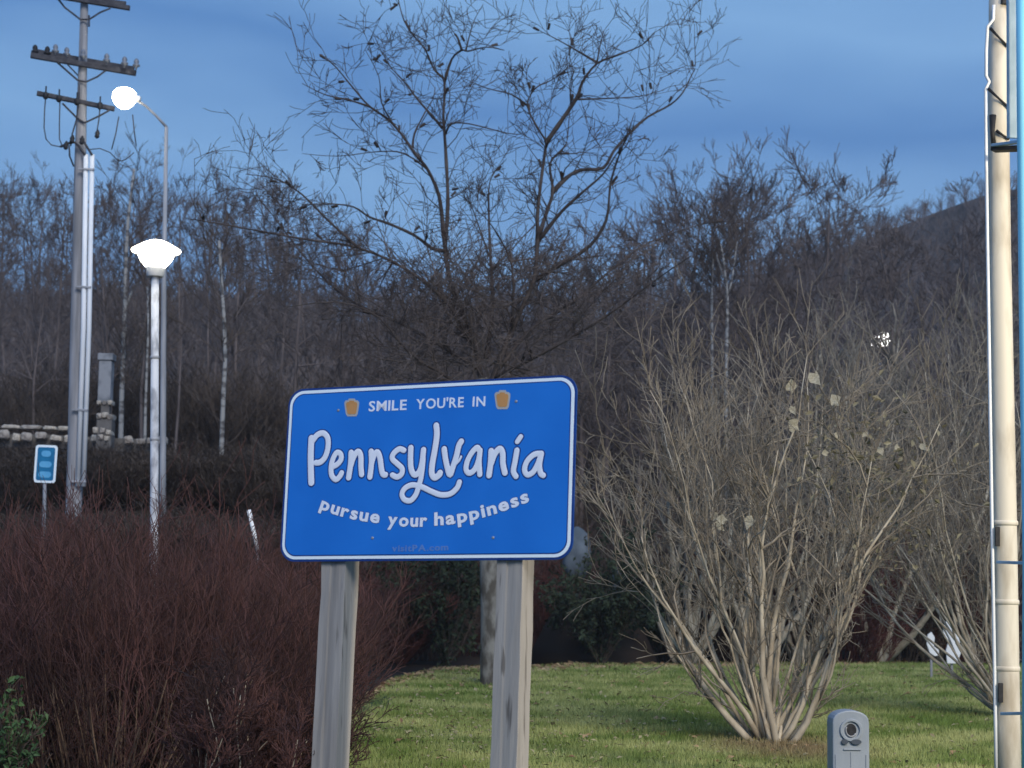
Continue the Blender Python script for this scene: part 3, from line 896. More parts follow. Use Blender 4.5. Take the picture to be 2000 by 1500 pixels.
# ------------------------------------------------------------------ dark undergrowth along and behind the lawn
und = []
for s in range(4):
    S, T = brush_proto(300 + s, 4.5, 3.6, 95, .022, .008, 2, dens=(3, 4), vert=.8)
    und.append((S, T))
und_m = {}
def und_mesh(i, mt):
    key = (i, mt)
    if key not in und_m:
        und_m[key] = (segs_mesh('stems', und[i][0], M[mt], 3), segs_mesh('twigs', und[i][1], M[mt], 3))
    return und_m[key]
und_spots = [(640, 46, 1120, 'twig_maroon', 'left of the left sign post'), (730, 50, 1100, 'twig_maroon', 'just right of the left sign post'), (830, 54, 1085, 'twig_brown', 'midway between the two sign posts'),
             (905, 58, 1070, 'twig_maroon', 'left of the big grey trunk'), (1080, 57, 1075, 'twig_maroon', 'just right of the right sign post'), (1225, 60, 1060, 'twig_brown', 'left of the tall pale shrub'),
             (1330, 56, 1050, 'twig_brown', 'behind the left stems of the tall shrub'), (1430, 57, 1030, 'twig_maroon', 'behind the heart of the tall shrub'), (1530, 58, 1040, 'twig_brown', 'behind the right stems of the tall shrub'),
             (1640, 56, 1030, 'twig_maroon', 'above the grey bollard'), (1740, 58, 1040, 'twig_brown', 'left of the white boards'), (1850, 59, 1030, 'twig_brown', 'behind the white boards'), (1960, 57, 1020, 'twig_maroon', 'behind the steel pole')]
rows2 = [(px, random.uniform(68, 80), random.uniform(890, 960), 'twig_brown', None) for px in range(620, 2060, 95)]
rows3 = [(px, random.uniform(88, 100), random.uniform(780, 850), 'twig_brown', None) for px in range(560, 2060, 105)]
rows4 = [(px, random.uniform(36, 38.5), random.uniform(1000, 1030), 'twig_brown', None) for px in range(-60, 620, 85)]
rows5 = [(px, random.uniform(47.5, 51), random.uniform(868, 892), 'twig_brown', None) for px in range(-60, 620, 60)]
rows6 = [(px, random.uniform(62, 70), random.uniform(700, 770), 'twig_brown', None) for px in range(-60, 640, 80)]
def und_put(px, d, yt, mt, lab, i):
    top = P(px, yt, d); z0 = H(top.x, d); s = max(.2, (top.z - z0) / 3.9)
    t = thing('brush_shrub', (top.x, d, z0), lab, 'shrub', 'leafless brush of the undergrowth')
    w = max(.9, s)
    t.scale = (w, w, s); t.rotation_euler = (0, 0, random.uniform(0, 6.28))
    a, b = und_mesh(i % 4, mt); tag(link('stems', a, t), kind='stuff'); link('twigs', b, t)
random.seed(21)
cn = {'twig_brown': 'dark brown', 'twig_maroon': 'maroon'}
for i, (px, d, yt, mt, w) in enumerate(und_spots):
    und_put(px, d, yt, mt, f'{cn[mt]} leafless brush at the lawn edge {w}', i)
def place_word(px):
    ref = [(0, 'left frame edge'), (90, 'small blue sign'), (150, 'utility pole'), (210, 'stone pillar'), (300, 'white lamp post'), (435, 'thin pale trunk'), (490, 'white stake'), (560, 'left edge of the big sign'), (650, 'left sign post'),
           (745, 'first letters of the big sign'), (850, 'middle of the big sign'), (965, 'big grey trunk'), (1050, 'last letters of the big sign'), (1120, 'right edge of the big sign'), (1200, 'blue-grey boulder'), (1330, 'tall shrub\'s left side'), (1420, 'forked birch'),
           (1500, 'foot of the tall shrub'), (1600, 'tall shrub\'s right side'), (1655, 'grey bollard'), (1720, 'hillside light'), (1780, 'right of the hillside light'), (1850, 'white boards'), (1955, 'steel pole'), (2040, 'right frame edge')]
    return min(ref, key=lambda r: abs(r[0] - px))[1]
used = {}
for rows, lab0 in ((rows2, 'dark brush on the slope, in line with'), (rows3, 'higher brown brush on the slope, in line with'), (rows4, 'dark brush low on the left bank, in line with'),
                   (rows5, 'low brush below the stone wall, in line with'), (rows6, 'dark brush above the stone wall, in line with')):
    for i, (px, d, yt, mt, _) in enumerate(rows):
        lab = f'{lab0} {place_word(px)}'
        used[lab] = used.get(lab, 0) + 1
        if used[lab] > 1: lab += ', ' + ('second', 'third', 'fourth')[used[lab] - 2]
        und_put(px, d, yt, mt, lab, i)

e1 = G(1185, 1310)
leafy('evergreen_shrub', Vector((e1.x, e1.y + 3, H(e1.x, e1.y + 3))), 2.4, 3.3, 5200, .075, M['evergreen'], 'dark green evergreen shrub at the lawn edge right of the sign', seed=6)
e1 = G(860, 1310)
leafy('evergreen_shrub', Vector((e1.x, e1.y + 4, H(e1.x, e1.y + 4))), 2.6, 3.6, 5600, .08, M['evergreen'], 'dark green evergreen shrub seen between the sign posts', seed=7)
e1 = G(1250, 1306)
leafy('evergreen_shrub', Vector((e1.x + .6, e1.y + 5, H(e1.x, e1.y + 5))), 2.2, 2.8, 4200, .075, M['evergreen'], 'smaller evergreen shrub left of the tall pale shrub', seed=8)

# ------------------------------------------------------------------ boulders and white boards
def boulder(name, c, sx, sy, sz, mt, label, cat, seed, sharp=1.0):
    import bmesh
    bm = bmesh.new(); bmesh.ops.create_icosphere(bm, subdivisions=3, radius=1)
    random.seed(seed); ph = [random.uniform(0, 6) for _ in range(6)]
    for v in bm.verts:
        n = v.co.normalized()
        k = 1 + .12 * math.sin(3 * n.x + ph[0]) * math.sin(4 * n.y + ph[1]) + .08 * math.sin(7 * n.z + ph[2] + 3 * n.x)
        v.co = Vector((n.x * k * sx, n.y * k * sy, n.z * k * sz))
    me = bpy.data.meshes.new(name); bm.to_mesh(me); bm.free(); me.materials.append(mt)
    for p in me.polygons: p.use_smooth = True
    o = link(name, me); o.location = c
    return tag(o, label, cat)
c = P(1128, 1085, 52); boulder('boulder', (c.x, c.y, c.z), .42, .4, .75, M['blue_rock'], 'pale blue-grey boulder just right of the sign\'s lower corner', 'boulder', 2)
c2 = Vector((c.x, c.y, 0)); 
c = P(1205, 1135, 52); boulder('boulder', (c.x, c.y, c.z), .13, .15, .38, M['blue_rock'], 'narrow blue-grey stone right of the larger boulder', 'boulder', 3)
# bank that carries them
bk = Geo((c2.x + .5, 52.6, 0))
bk.lathe((c2.x + .5, 52.6, -.1), (0, 0, 1), [(2.0, 0), (1.7, .6), (1.3, 1.4), (.9, 1.9), (.3, 2.2)], 18)
o = bk.build('earth_mound', M['hill'], smooth=True); tag(o, kind='structure')
M['white_board'] = mat('white_board', (0.85, 0.85, 0.83), 0.6, (0.92, 0.92, 0.9), 4)
def board(pts, d, label, stakes):
    b = P(*stakes, d); base = Vector((b.x, b.y, H(b.x, b.y)))
    t = thing('white_board', base, label, 'board', 'white boards behind the right-hand branches')
    outline = [P(x, y, d) for x, y in pts]; n = len(outline)
    g = Geo(base); back = [p + Vector((0, .05, 0)) for p in outline]
    g.add(outline + back, [tuple(range(n))[::-1], tuple(range(n, 2 * n))] + [(i, (i + 1) % n, n + (i + 1) % n, n + i) for i in range(n)])
    g.build('panel', M['white_board'], t, bevel=.01)
    g = Geo(base); g.bar(Vector((b.x, b.y + .08, H(b.x, b.y) - .2)), Vector((b.x, b.y + .08, b.z)), .05, .04, (0, 1, 0)); g.build('stake', M['wood_pole'], t)
board([(1842, 1228), (1848, 1214), (1858, 1212), (1866, 1226), (1874, 1246), (1877, 1275), (1870, 1296), (1850, 1296), (1848, 1270), (1852, 1255), (1844, 1244)], 44, 'taller notched white board shining through branches left of the steel pole', (1860, 1280))
board([(1810, 1258), (1812, 1240), (1819, 1234), (1826, 1245), (1824, 1262), (1834, 1270), (1834, 1280), (1826, 1282), (1816, 1275)], 44, 'smaller white board left of the taller one', (1820, 1270))

# ------------------------------------------------------------------ stone wall and pillar on the left bank
wall_d = 55.0
stone_meshes = []
import bmesh
for s in range(6):
    random.seed(500 + s)
    bm = bmesh.new(); bmesh.ops.create_cube(bm, size=1)
    bmesh.ops.bevel(bm, geom=bm.edges[:], offset=.16, segments=1, affect='EDGES')
    for v in bm.verts: v.co += Vector([random.uniform(-.07, .07) for _ in range(3)])
    me = bpy.data.meshes.new('stone'); bm.to_mesh(me); bm.free(); me.materials.append(M['stone_warm' if s % 2 else 'stone']); stone_meshes.append(me)
w0 = P(-160, 860, wall_d)
wall = thing('stone_wall', (w0.x, w0.y, H(w0.x, w0.y)), 'low retaining wall of pale rough stones crossing behind the utility pole', 'wall')
WO = wall.location.copy()
def wall_pt(px, py, dd=0): return P(px, py, wall_d + dd)
g = Geo(WO)
core = [wall_pt(x, 848 + (x > 150) * 6 + x * .02, .35) for x in (-160, 100, 306)]
for a, b in zip(core, core[1:]):
    g.bar(Vector((a.x, a.y, a.z - .2)), Vector((b.x, b.y, b.z - .2)), .25, .4)
g.build('wall_core', M['mortar'], wall)
random.seed(41)
px = -150
while px < 310:
    w = random.uniform(10, 24); hh = random.uniform(10, 19)
    if random.random() < .84:
        c = wall_pt(px + w / 2, 852 + px * .03 + random.uniform(-3, 3))
        o = link('stone', stone_meshes[random.randrange(6)], wall)
        o.location = c - WO; o.scale = (w / 64.4 * .95, .3, hh / 64.4); o.rotation_euler = (0, random.uniform(-.15, .15), 0)
    px += w + random.uniform(1, 7)
px = -150
while px < 120:
    w = random.uniform(26, 44)
    c = wall_pt(px + w / 2, 834 + px * .03, .3); o = link('cap_stone', stone_meshes[random.randrange(6)], wall)
    o.location = c - WO; o.scale = (w / 64.4 * .96, .4, 8 / 64.4); px += w + 2
# pillar
pc = P(208, 860, 54.2)
pil = thing('stone_pillar', (pc.x, pc.y, H(pc.x, pc.y)), 'tall grey weathered pillar standing on the stone wall', 'pillar')
PO = pil.location.copy()
def pblock(name, x0, x1, y0, y1, dd, mt, idx=0):
    a, b = P(x0, y1, 54.2), P(x1, y0, 54.2)
    o = link(name, stone_meshes[idx], pil) if name == 'stone' else None
    if o is None:
        g = Geo(PO); m_ = (a + b) / 2
        g.bar(Vector((m_.x, m_.y, a.z)), Vector((m_.x, m_.y, b.z)), b.x - a.x, dd, (0, 1, 0)); o = g.build(name, mt, pil, bevel=.02)
    else:
        m_ = (a + b) / 2; o.location = m_ - PO; o.scale = (b.x - a.x, dd, b.z - a.z)
    return o
M['pillar'] = mat('pillar_plaster', (0.15, 0.16, 0.175), 0.9, (0.30, 0.31, 0.33), 2.2, (1, 1, .8), bump=.4, bscale=8, lo=.42, hi=.58)
pblock('shaft', 193, 221, 706, 788, .42, M['pillar'])
pblock('cap', 194, 224, 692, 705, .5, M['pillar'])
pblock('base_block', 190, 222, 820, 880, .5, M['mortar'])
for q, (x, y) in enumerate([(197, 815), (208, 813), (218, 816), (190, 842), (204, 842), (215, 846), (200, 856), (212, 858)]):
    pblock('stone', x - 6, x + 6, y - 6, y + 6, .6, None, q % 6)
pblock('neck', 198, 216, 788, 822, .3, M['mortar'])
for q, x in enumerate((196, 207, 217)): pblock('stone', x - 5, x + 5, 783, 792, .46, None, q + 1)

# ------------------------------------------------------------------ utility pole with crossarms
UD = 40.0
ub = P(141, 1100, UD); ub = Vector((ub.x, ub.y, H(ub.x, ub.y)))
up_ = thing('utility_pole', ub, 'wooden utility pole with three crossarms and two white conduits', 'utility pole')
def PU(x, y, dd=0): return P(x, y, UD + dd)
def path_u(pp, dd=0): return [PU(x, y, dd) for x, y in pp]
g = Geo(ub); a = PU(141, 1130); g.tube([Vector((a.x, a.y, ub.z - .4)), PU(142, 1060), PU(147, 900), PU(152, 640), PU(157, 310), PU(161, 150), PU(166, -40)], [.19, .18, .175, .165, .13, .10, .085], 14)
g.build('pole', M['wood_pole'], up_, smooth=True)
for (pp, r) in (([(168, 302), (163, 640), (152, 950)], .056), ([(180, 302), (174, 640), (163, 950)], .052)):
    g = Geo(ub); g.tube(path_u(pp, -.2), r, 10); g.build('conduit', M['white_pvc'], up_, smooth=True)
for y in (330, 560, 800, 940):
    x = np.interp(y, [302, 950], [174, 157]); g = Geo(ub)
    g.bar(PU(x - 20, y, -.24), PU(x + 11, y + 1, -.24), .06, .04); g.build('strap', M['galv'], up_)
def arm(pa, pb, dd0, dd1, w=.10):
    g = Geo(ub); g.bar(PU(*pa, dd0), PU(*pb, dd1), .11, w); return g.build('crossarm', M['arm_wood'], up_, bevel=.01)
def brace(pp, dd=-.15, r=.022):
    g = Geo(ub); g.tube(path_u(pp, dd), r, 6); g.build('brace', M['arm_wood'], up_)
a1 = arm((82, -12), (254, 16), -.35, .05); g = Geo(ub); g.bar(PU(100, -12, .25), PU(246, 8, .5), .10, .10); g.build('crossarm', M['arm_wood'], up_)
a2 = arm((60, 108), (266, 143), -.35, .05, .12); g = Geo(ub); g.bar(PU(66, 100, .3), PU(262, 135, .5), .10, .10); g.build('crossarm', M['arm_wood'], up_)
a3 = arm((72, 182), (224, 213), -.3, .1)
brace([(112, -4), (126, 14), (157, 38), (174, 38)]); brace([(174, 38), (196, 24), (216, 16)]); brace([(174, 30), (174, 52)])
brace([(112, 122), (152, 157), (168, 160)]); brace([(168, 160), (190, 150), (206, 138)]); brace([(132, 126), (155, 150)], .2, .016)
brace([(122, 202), (150, 230), (165, 240)]); brace([(165, 240), (195, 226), (218, 213)])
def insulator(x, y, dd, parent, dark=False, s=1.0):
    g = Geo(ub); b = PU(x, y, dd)
    g.lathe(b, (0, 0, 1), [(.015 * s, -.05), (.02 * s, 0), (.075 * s, .03 * s), (.07 * s, .06 * s), (.035 * s, .075 * s), (.055 * s, .11 * s), (.045 * s, .15 * s), (.02 * s, .18 * s)], 10)
    g.build('insulator', M['black' if dark else 'porcelain'], parent, smooth=True)
for x, y, dk in ((68, 105, 1), (92, 108, 1), (108, 104, 0), (130, 110, 0), (162, 114, 0), (208, 122, 0), (243, 128, 0), (266, 132, 0)):
    insulator(x, y, -.2, up_, dk, 1.15)
for x, y in ((89, 192), (115, 198), (150, 204), (195, 212)):
    g = Geo(ub); g.lathe(PU(x, y, -.32), (0, 0, 1), [(.03, -.02), (.065, .02), (.065, .10), (.05, .13), (.018, .15), (.018, .28)], 8); g.build('cutout', M['black'], up_, smooth=True)
def wire(pp, dd=-.25, r=.014):
    g = Geo(ub); g.tube(path_u(pp, dd), r, 5); g.build('wire', M['arm_wood'], up_, smooth=True)
wire([(89, 192), (87, 215), (86, 250), (90, 272), (100, 283), (118, 287), (134, 284)]); wire([(117, 198), (116, 240), (116, 272), (122, 286)])
wire([(155, 165), (154, 200), (149, 235), (141, 262), (138, 285)], r=.018); wire([(195, 212), (193, 235), (189, 258)]); wire([(232, 228), (226, 262), (218, 292)], .1)
wire([(259, 224), (262, 255), (266, 285)], .1); wire([(118, 287), (134, 280), (146, 278), (156, 288), (166, 303)], r=.03); wire([(160, 272), (166, 280), (172, 290), (180, 303)], r=.028)
wire([(176, 292), (195, 290), (215, 298), (232, 315), (245, 312), (262, 298)], .1, .012); wire([(135, 284), (136, 305), (144, 325)], .1, .02)
for x, y in ((141, 272), (160, 274), (190, 262), (129, 284)):
    g = Geo(ub); g.lathe(PU(x, y, -.3), (.1, 0, 1), [(.02, -.1), (.06, -.06), (.045, -.02), (.06, .02), (.045, .05), (.02, .1)], 8); g.build('cable_end', M['black'], up_, smooth=True)

# ------------------------------------------------------------------ road lamp on curved arm, behind the utility pole
CD = 39.0
cb = P(322, 1000, CD); cb = Vector((cb.x, cb.y, H(cb.x, cb.y)))
cl = thing('street_lamp', cb, 'tall slim street lamp, lit, its long arm reaching behind the crossarms', 'street lamp')
g = Geo(cb); g.tube([Vector((P(322, 1000, CD).x, CD, cb.z - .2)), P(318, 900, CD), P(320, 560, CD), P(325, 248, CD)], [.075, .07, .055, .04], 10); g.build('pole', M['galv'], cl, smooth=True)
g = Geo(cb); g.tube([P(325, 248, CD), P(305, 226, CD), P(285, 207, CD), P(268, 196, CD - .1)], [.035, .03, .028, .028], 8); g.build('arm', M['galv'], cl, smooth=True)
hc = P(243, 192, CD - .2)
g = Geo(cb)
vs = []
g.lathe(hc + Vector((0, 0, .02)), (0, 0, 1), [(.22, .0), (.26, .04), (.25, .10), (.19, .17), (.08, .215), (.01, .22)], 20); g.build('lamp_cover', M['cobra_glow'], cl, smooth=True)
g = Geo(cb); g.lathe(hc, (0, 0, 1), [(.01, -.235), (.10, -.22), (.20, -.14), (.26, -.03), (.262, .018)], 20); g.build('lamp_lens', M['cobra_glow'], cl, smooth=True)
g = Geo(cb); g.bar(hc + Vector((.2, 0, 0)), hc + Vector((.36, 0, -.02)), .12, .12); g.build('lamp_neck', M['lamp_white'], cl, bevel=.02)

# ------------------------------------------------------------------ post-top lamps
def post_lamp(top_px, base_xy, label, d, glow, scale=1.0, topz=None):
    if topz is None:
        tp_ = P(top_px[0], top_px[1], d); tx, ty, tz = tp_.x, tp_.y, tp_.z
    else:
        tx, ty, tz = base_xy[0], base_xy[1], topz
    b = Vector((base_xy[0], base_xy[1], H(*base_xy)))
    t = thing('post_lamp', b, label, 'street lamp')
    c = Vector((tx, ty, tz))     # underside of the collar
    ax = (c - b).normalized()
    g = Geo(b); g.tube([b - Vector((0, 0, .1)), b + (c - b) * .45, c], [.062, .055, .05], 12); g.build('pole', M['lamp_pole'], t, smooth=True)
    for z in (.35, .62, .81):
        g = Geo(b); q = b + (c - b) * z; g.lathe(q, ax, [(.056, -.02), (.062, -.015), (.062, .015), (.056, .02)], 12); g.build('pole_band', M['galv'], t, smooth=True)
    g = Geo(b); g.lathe(c, (0, 0, 1), [(.10, 0), (.112, .01), (.122, .10), (.132, .125)], 24); g.build('collar', M['lamp_white'], t, smooth=True)
    g = Geo(b); g.lathe(c, (0, 0, 1), [(.128, .127), (.16, .165), (.20, .21), (.225, .26), (.24, .305), (.27, .325)], 28); g.build('lamp_lens', glow, t, smooth=True)
    g = Geo(b); g.lathe(c, (0, 0, 1), [(.275, .327), (.315, .335), (.325, .35), (.315, .365), (.25, .405), (.17, .45), (.09, .485), (.01, .50)], 28); g.build('lamp_cap', glow, t, smooth=True)
    return t
M['lamp_pole'] = mat('lamp_pole', (0.30, 0.31, 0.34), .6, (0.60, 0.62, 0.66), 7, (1, 1, .5), lo=.4, hi=.55)
LD = 23.5
bx = P(310, 1050, LD)
post_lamp((303, 541), (P(310, 1120, LD).x, LD), 'white post-top lamp, lit, standing over the red thicket', LD, M['lamp_glow'])
LX, LY, LZ = 8.4, 8.6, 5.0
post_lamp(None, (LX, LY), 'lit post-top lamp in front of the steel pole, beyond the right edge', LY, M['lamp_glow'], topz=LZ - .3)
for (loc, en, rad, colr) in (((LX, LY, LZ + .62), 3000, .25, (1.0, .84, .58)),):
    l_ = bpy.data.lights.new('lamp_light', 'POINT'); l_.energy = en; l_.shadow_soft_size = rad; l_.color = colr
    o = bpy.data.objects.new('lamp_light', l_); C.objects.link(o); o.location = loc

# ------------------------------------------------------------------ small blue sign
SD = 34.0
bb = P(87, 1100, SD); sb = Vector((P(88, 1000, SD).x, SD, H(bb.x, SD)))
ss = thing('small_sign', sb, 'small blue sign with three pale lines on a thin post, far left', 'sign')
g = Geo(sb); g.tube([Vector((sb.x, SD + .05, sb.z - .2)), P(87, 980, SD + .05), P(89, 870, SD + .05)], .035, 8); g.build('post', M['galv'], ss, smooth=True)
def rrect(w, h, r, n=5):
    out = []
    for cx, cy, a0 in ((w / 2 - r, h / 2 - r, 0), (-w / 2 + r, h / 2 - r, 90), (-w / 2 + r, -h / 2 + r, 180), (w / 2 - r, -h / 2 + r, 270)):
        for k in range(n + 1):
            a = R(a0 + 90 * k / n); out.append((cx + r * math.cos(a), cy + r * math.sin(a)))
    return out
def slab(g, M4, outline, y0, y1):
    """flat plate in the local x-z plane between local depths y0 (front) and y1 (back)"""
    n = len(outline)
    vs = [M4 @ Vector((x, y0, z)) for x, z in outline] + [M4 @ Vector((x, y1, z)) for x, z in outline]
    g.add(vs, [tuple(range(n)), tuple(range(n, 2 * n))[::-1]] + [((i + 1) % n, i, n + i, n + (i + 1) % n) for i in range(n)])
Ms = Matrix.Translation(P(89, 906, SD)) @ Matrix.Rotation(R(1.5), 4, 'Y')
k_ = SD / F
g = Geo(sb); slab(g, Ms, rrect(43 * k_, 74 * k_, 6 * k_), 0, .012); g.build('rim', M['sign_white'], ss)
g = Geo(sb); slab(g, Ms, rrect(34 * k_, 65 * k_, 4 * k_), -.004, .004); g.build('panel', M['small_sign'], ss)
for dz, w in ((20, 19), (-1, 24), (-21, 25)):
    g = Geo(sb); slab(g, Ms @ Matrix.Translation((0, 0, dz * k_)), rrect(w * k_, 12 * k_, 5.9 * k_), -.008, .002); g.build('print_line', M['small_print'], ss)

# white stake
wb = P(500, 1052, 26); 
st_ = thing('white_stake', (wb.x, wb.y, H(wb.x, wb.y)), 'short leaning white marker stake above the red thicket', 'stake')
g = Geo(st_.location); a = P(503, 1075, 26); g.tube([Vector((a.x + .04, a.y, H(a.x, a.y) - .1)), a], .02, 6); g.build('post', M['wood_pole'], st_)
g = Geo(st_.location); g.tube([P(503, 1075, 26), P(497, 1045, 26), P(486, 996, 26)], [.022, .03, .032], 8); g.build('sleeve', M['white_board'], st_, smooth=True)

# far lit floodlight on the hillside
fl = P(1719, 664, 150); fb = Vector((fl.x, fl.y, H(fl.x, fl.y)))
ft = thing('floodlight', fb, 'bright white light shining through branches on the hillside', 'lamp')
g = Geo(fb); g.tube([fb - Vector((0, 0, .3)), fl - Vector((0, 0, .5))], .08, 8); g.build('post', M['galv'], ft)
g = Geo(fb)
g.bar(fl + Vector((-.55, .2, -.1)), fl + Vector((.6, .2, .0)), .3, .7); g.build('housing', M['black'], ft, bevel=.04)
for dx, dz, r in ((-.05, .05, .62), (.34, .12, .5), (.5, .1, .26), (-.05, -.42, .28), (.42, -.36, .22), (-.85, .1, .17), (-.72, -.5, .14)):
    g = Geo(fb); g.lathe(fl + Vector((dx, -.1, dz)), (0, -1, 0), [(r, 0), (r * .9, .12), (r * .5, .2), (.01, .23)], 14); g.build('lens', M['flood_glow'], ft, smooth=True)

# ------------------------------------------------------------------ steel pole at the right edge with bracketed blue post
PD = 15.0
pb = Vector((P(1969, 1540, PD).x, PD, 0))
sp = thing('steel_pole', pb, 'tall tan steel pole at the right edge with a white cable down its left side', 'pole')
def PP(x, y, dd=0): return P(x, y, PD + dd)
g = Geo(pb); g.tube([Vector((pb.x, PD, -.1)), PP(1967, 1400), PP(1962, 1000), PP(1953, 500), PP(1950, 200), PP(1952, -80)], [.108, .104, .099, .092, .088, .086], 24); g.build('shaft', M['tan_steel'], sp, smooth=True)
g = Geo(pb); g.tube([PP(1941, 10, -.09), PP(1940, 38, -.09), PP(1929, 52, -.09), PP(1926, 100, -.08), PP(1926, 148, -.08), PP(1932, 160, -.08), PP(1925, 174, -.08), PP(1926, 300, -.07), PP(1929, 500, -.07), PP(1937, 1000, -.07), PP(1944, 1400, -.07), PP(1946, 1540, -.07)], .014, 8)
g.build('cable', M['white_pvc'], sp, smooth=True)
for a, b in (((1934, 55), (1968, 91)), ((1930, 173), (1972, 212)), ((1946, 255), (1970, 272))):
    g = Geo(pb); g.tube([PP(*a, -.10), PP((a[0] + b[0]) / 2, (a[1] + b[1]) / 2, -.115), PP(*b, -.09)], [.014, .009, .012], 8); g.build('tie_bolt', M['black'], sp, smooth=True)
g = Geo(pb); g.bar(PP(1953, 2, -.05), PP(1986, 4, -.05), .14, .09); g.build('junction_box', M['black'], sp, bevel=.008)
for y in (1022, 1176, 1306):
    x = np.interp(y, [1000, 1400], [1962, 1967])
    g = Geo(pb); g.lathe(PP(x, y), (0, 0, 1), [(.103, -.02), (.109, -.014), (.109, .014), (.103, .02)], 24); g.build('band', M['tan_steel'], sp, smooth=True)
g = Geo(pb); g.tube([PP(1939, 225, -.1), PP(1938, 258, -.1), PP(1941, 282, -.1)], [.03, .018, .022], 8); g.build('clamp', M['black'], sp, smooth=True)
for y in (1045, 1350):
    x = 1948 + (y - 1045) * .02; g = Geo(pb); g.bar(PP(x, y - 16, -.1), PP(x, y + 22, -.1), .035, .03, (0, 1, 0)); g.build('clamp', M['black'], sp)
cbp = Vector((P(2008, 1540, 14.3).x, 14.3, 0))
cp = thing('blue_post', cbp, 'post with cyan LED light painted on, at the right edge beside the steel pole', 'post')
g = Geo(cbp); g.tube([Vector((cbp.x, 14.3, -.1)), P(2012, 1100, 14.3), P(2003, 500, 14.3), P(2000, 200, 14.3), P(1998, -80, 14.3)], .058, 16); g.build('shaft', M['painted_cyan_glow'], cp, smooth=True)
g = Geo(cbp); g.bar(P(1980, 270, 14.5), P(1979, -80, 14.5), .11, .03, (0, 1, 0)); g.build('side_plate', M['blue_metal'], cp, bevel=.004)
for a, b in (((1940, 284), (2006, 275)), ((1950, 1098), (2012, 1100)), ((1958, 1394), (2014, 1393))):
    g = Geo(cbp); g.bar(P(*a, 14.7), P(*b, 14.35), .05, .025); g.build('bracket', M['blue_metal'], cp, bevel=.004)
g = Geo(cbp); g.bar(P(1940, 292, 14.75), P(1992, 290, 14.6), .10, .035); g.build('bracket_plate', M['black'], cp)

# ------------------------------------------------------------------ grey bollard with hole
BD = 17.0
kb = BD / F
bc = P(1655, 1460, BD)
bb_ = Vector((bc.x, BD, 0))
bol = thing('bollard', bb_, 'grey round-topped plastic bollard with a dark round hole, in front of the lawn', 'bollard')
Mb = Matrix.Translation(Vector((bc.x + .01, BD, 0))) @ Matrix.Rotation(R(0), 4, 'Z')
topz = P(1652, 1386, BD).z
w = 70 * kb
arch = [(-w / 2, 0), (w / 2, 0)]
sh = .115
for k in range(13):
    a = math.pi * k / 12
    arch.append((w / 2 * math.cos(a), topz - sh + sh * math.sin(a) ** .8))
g = Geo(bb_); slab(g, Mb, arch, -.13, .17); g.build('body', M['grey_plastic'], bol, bevel=.012)
hz = P(1658, 1424, BD).z
def disc(rx, rz, n=20, dx=0, dz=0): return [(dx + rx * math.cos(2 * math.pi * k / n), hz + dz + rz * math.sin(2 * math.pi * k / n)) for k in range(n)]
def ringslab(g, M4, ro, ri, y0, y1, n=24):
    vs = []
    for y in (y0, y1):
        for r_ in (ro, ri):
            for k in range(n):
                a = 2 * math.pi * k / n; vs.append(M4 @ Vector((r_ * math.cos(a), y, hz + r_ * math.sin(a))))
    fs = []
    for k in range(n):
        k2 = (k + 1) % n
        fs += [(k, k2, n + k2, n + k), (k2, k, 2 * n + k, 2 * n + k2), (n + k, n + k2, 3 * n + k2, 3 * n + k)]
    g.add(vs, fs)
g = Geo(bb_); ringslab(g, Mb, .102, .078, -.150, -.128); g.build('hood_ring', M['grey_plastic'], bol, bevel=.004)
g = Geo(bb_); slab(g, Mb, disc(.05, .058, dx=.0), -.134, -.12); g.build('hole', M['black'], bol)  # black disc on the face paints in the hole's shaded inside
g = Geo(bb_)
pth = [Mb @ Vector((.048 * math.cos(R(a)), -.14, hz + .058 * math.sin(R(a)))) for a in range(150, 345, 15)]
g.tube(pth, .007, 8); g.build('hole_lip', M['galv'], bol, smooth=True)
for dx, s_ in ((-.06, .03), (.045, .048)):
    g = Geo(bb_); slab(g, Mb, disc(s_, .024, 14, dx, -.105), -.1535, -.12); g.build('slot_shade', M['small_sign'] if False else M['slot_shade'] if 'slot_shade' in M else M.setdefault('slot_shade', mat('slot_shade', (.05, .065, .09), .6, (.07, .085, .11), 8)), bol)  # dark plates on the face paint in the shade of the recesses
g = Geo(bb_); g.bar(Mb @ Vector((-.07, -.138, hz - .175)), Mb @ Vector((.09, -.138, hz - .175)), .012, .012); g.build('ledge', M['grey_plastic'], bol, bevel=.003)
for dx in (-.02, .0):
    pass
g = Geo(bb_); slab(g, Mb, [(-.145, 0), (-.135, 0), (-.135, hz - .22), (-.145, hz - .22)], -.139, -.12); slab(g, Mb, [(.135, 0), (.145, 0), (.145, hz - .22), (.135, hz - .22)], -.139, -.12)
slab(g, Mb, [(-.004, 0), (.004, 0), (.004, hz - .2), (-.004, hz - .2)], -.137, -.12); g.build('rib', M['grey_plastic'], bol)

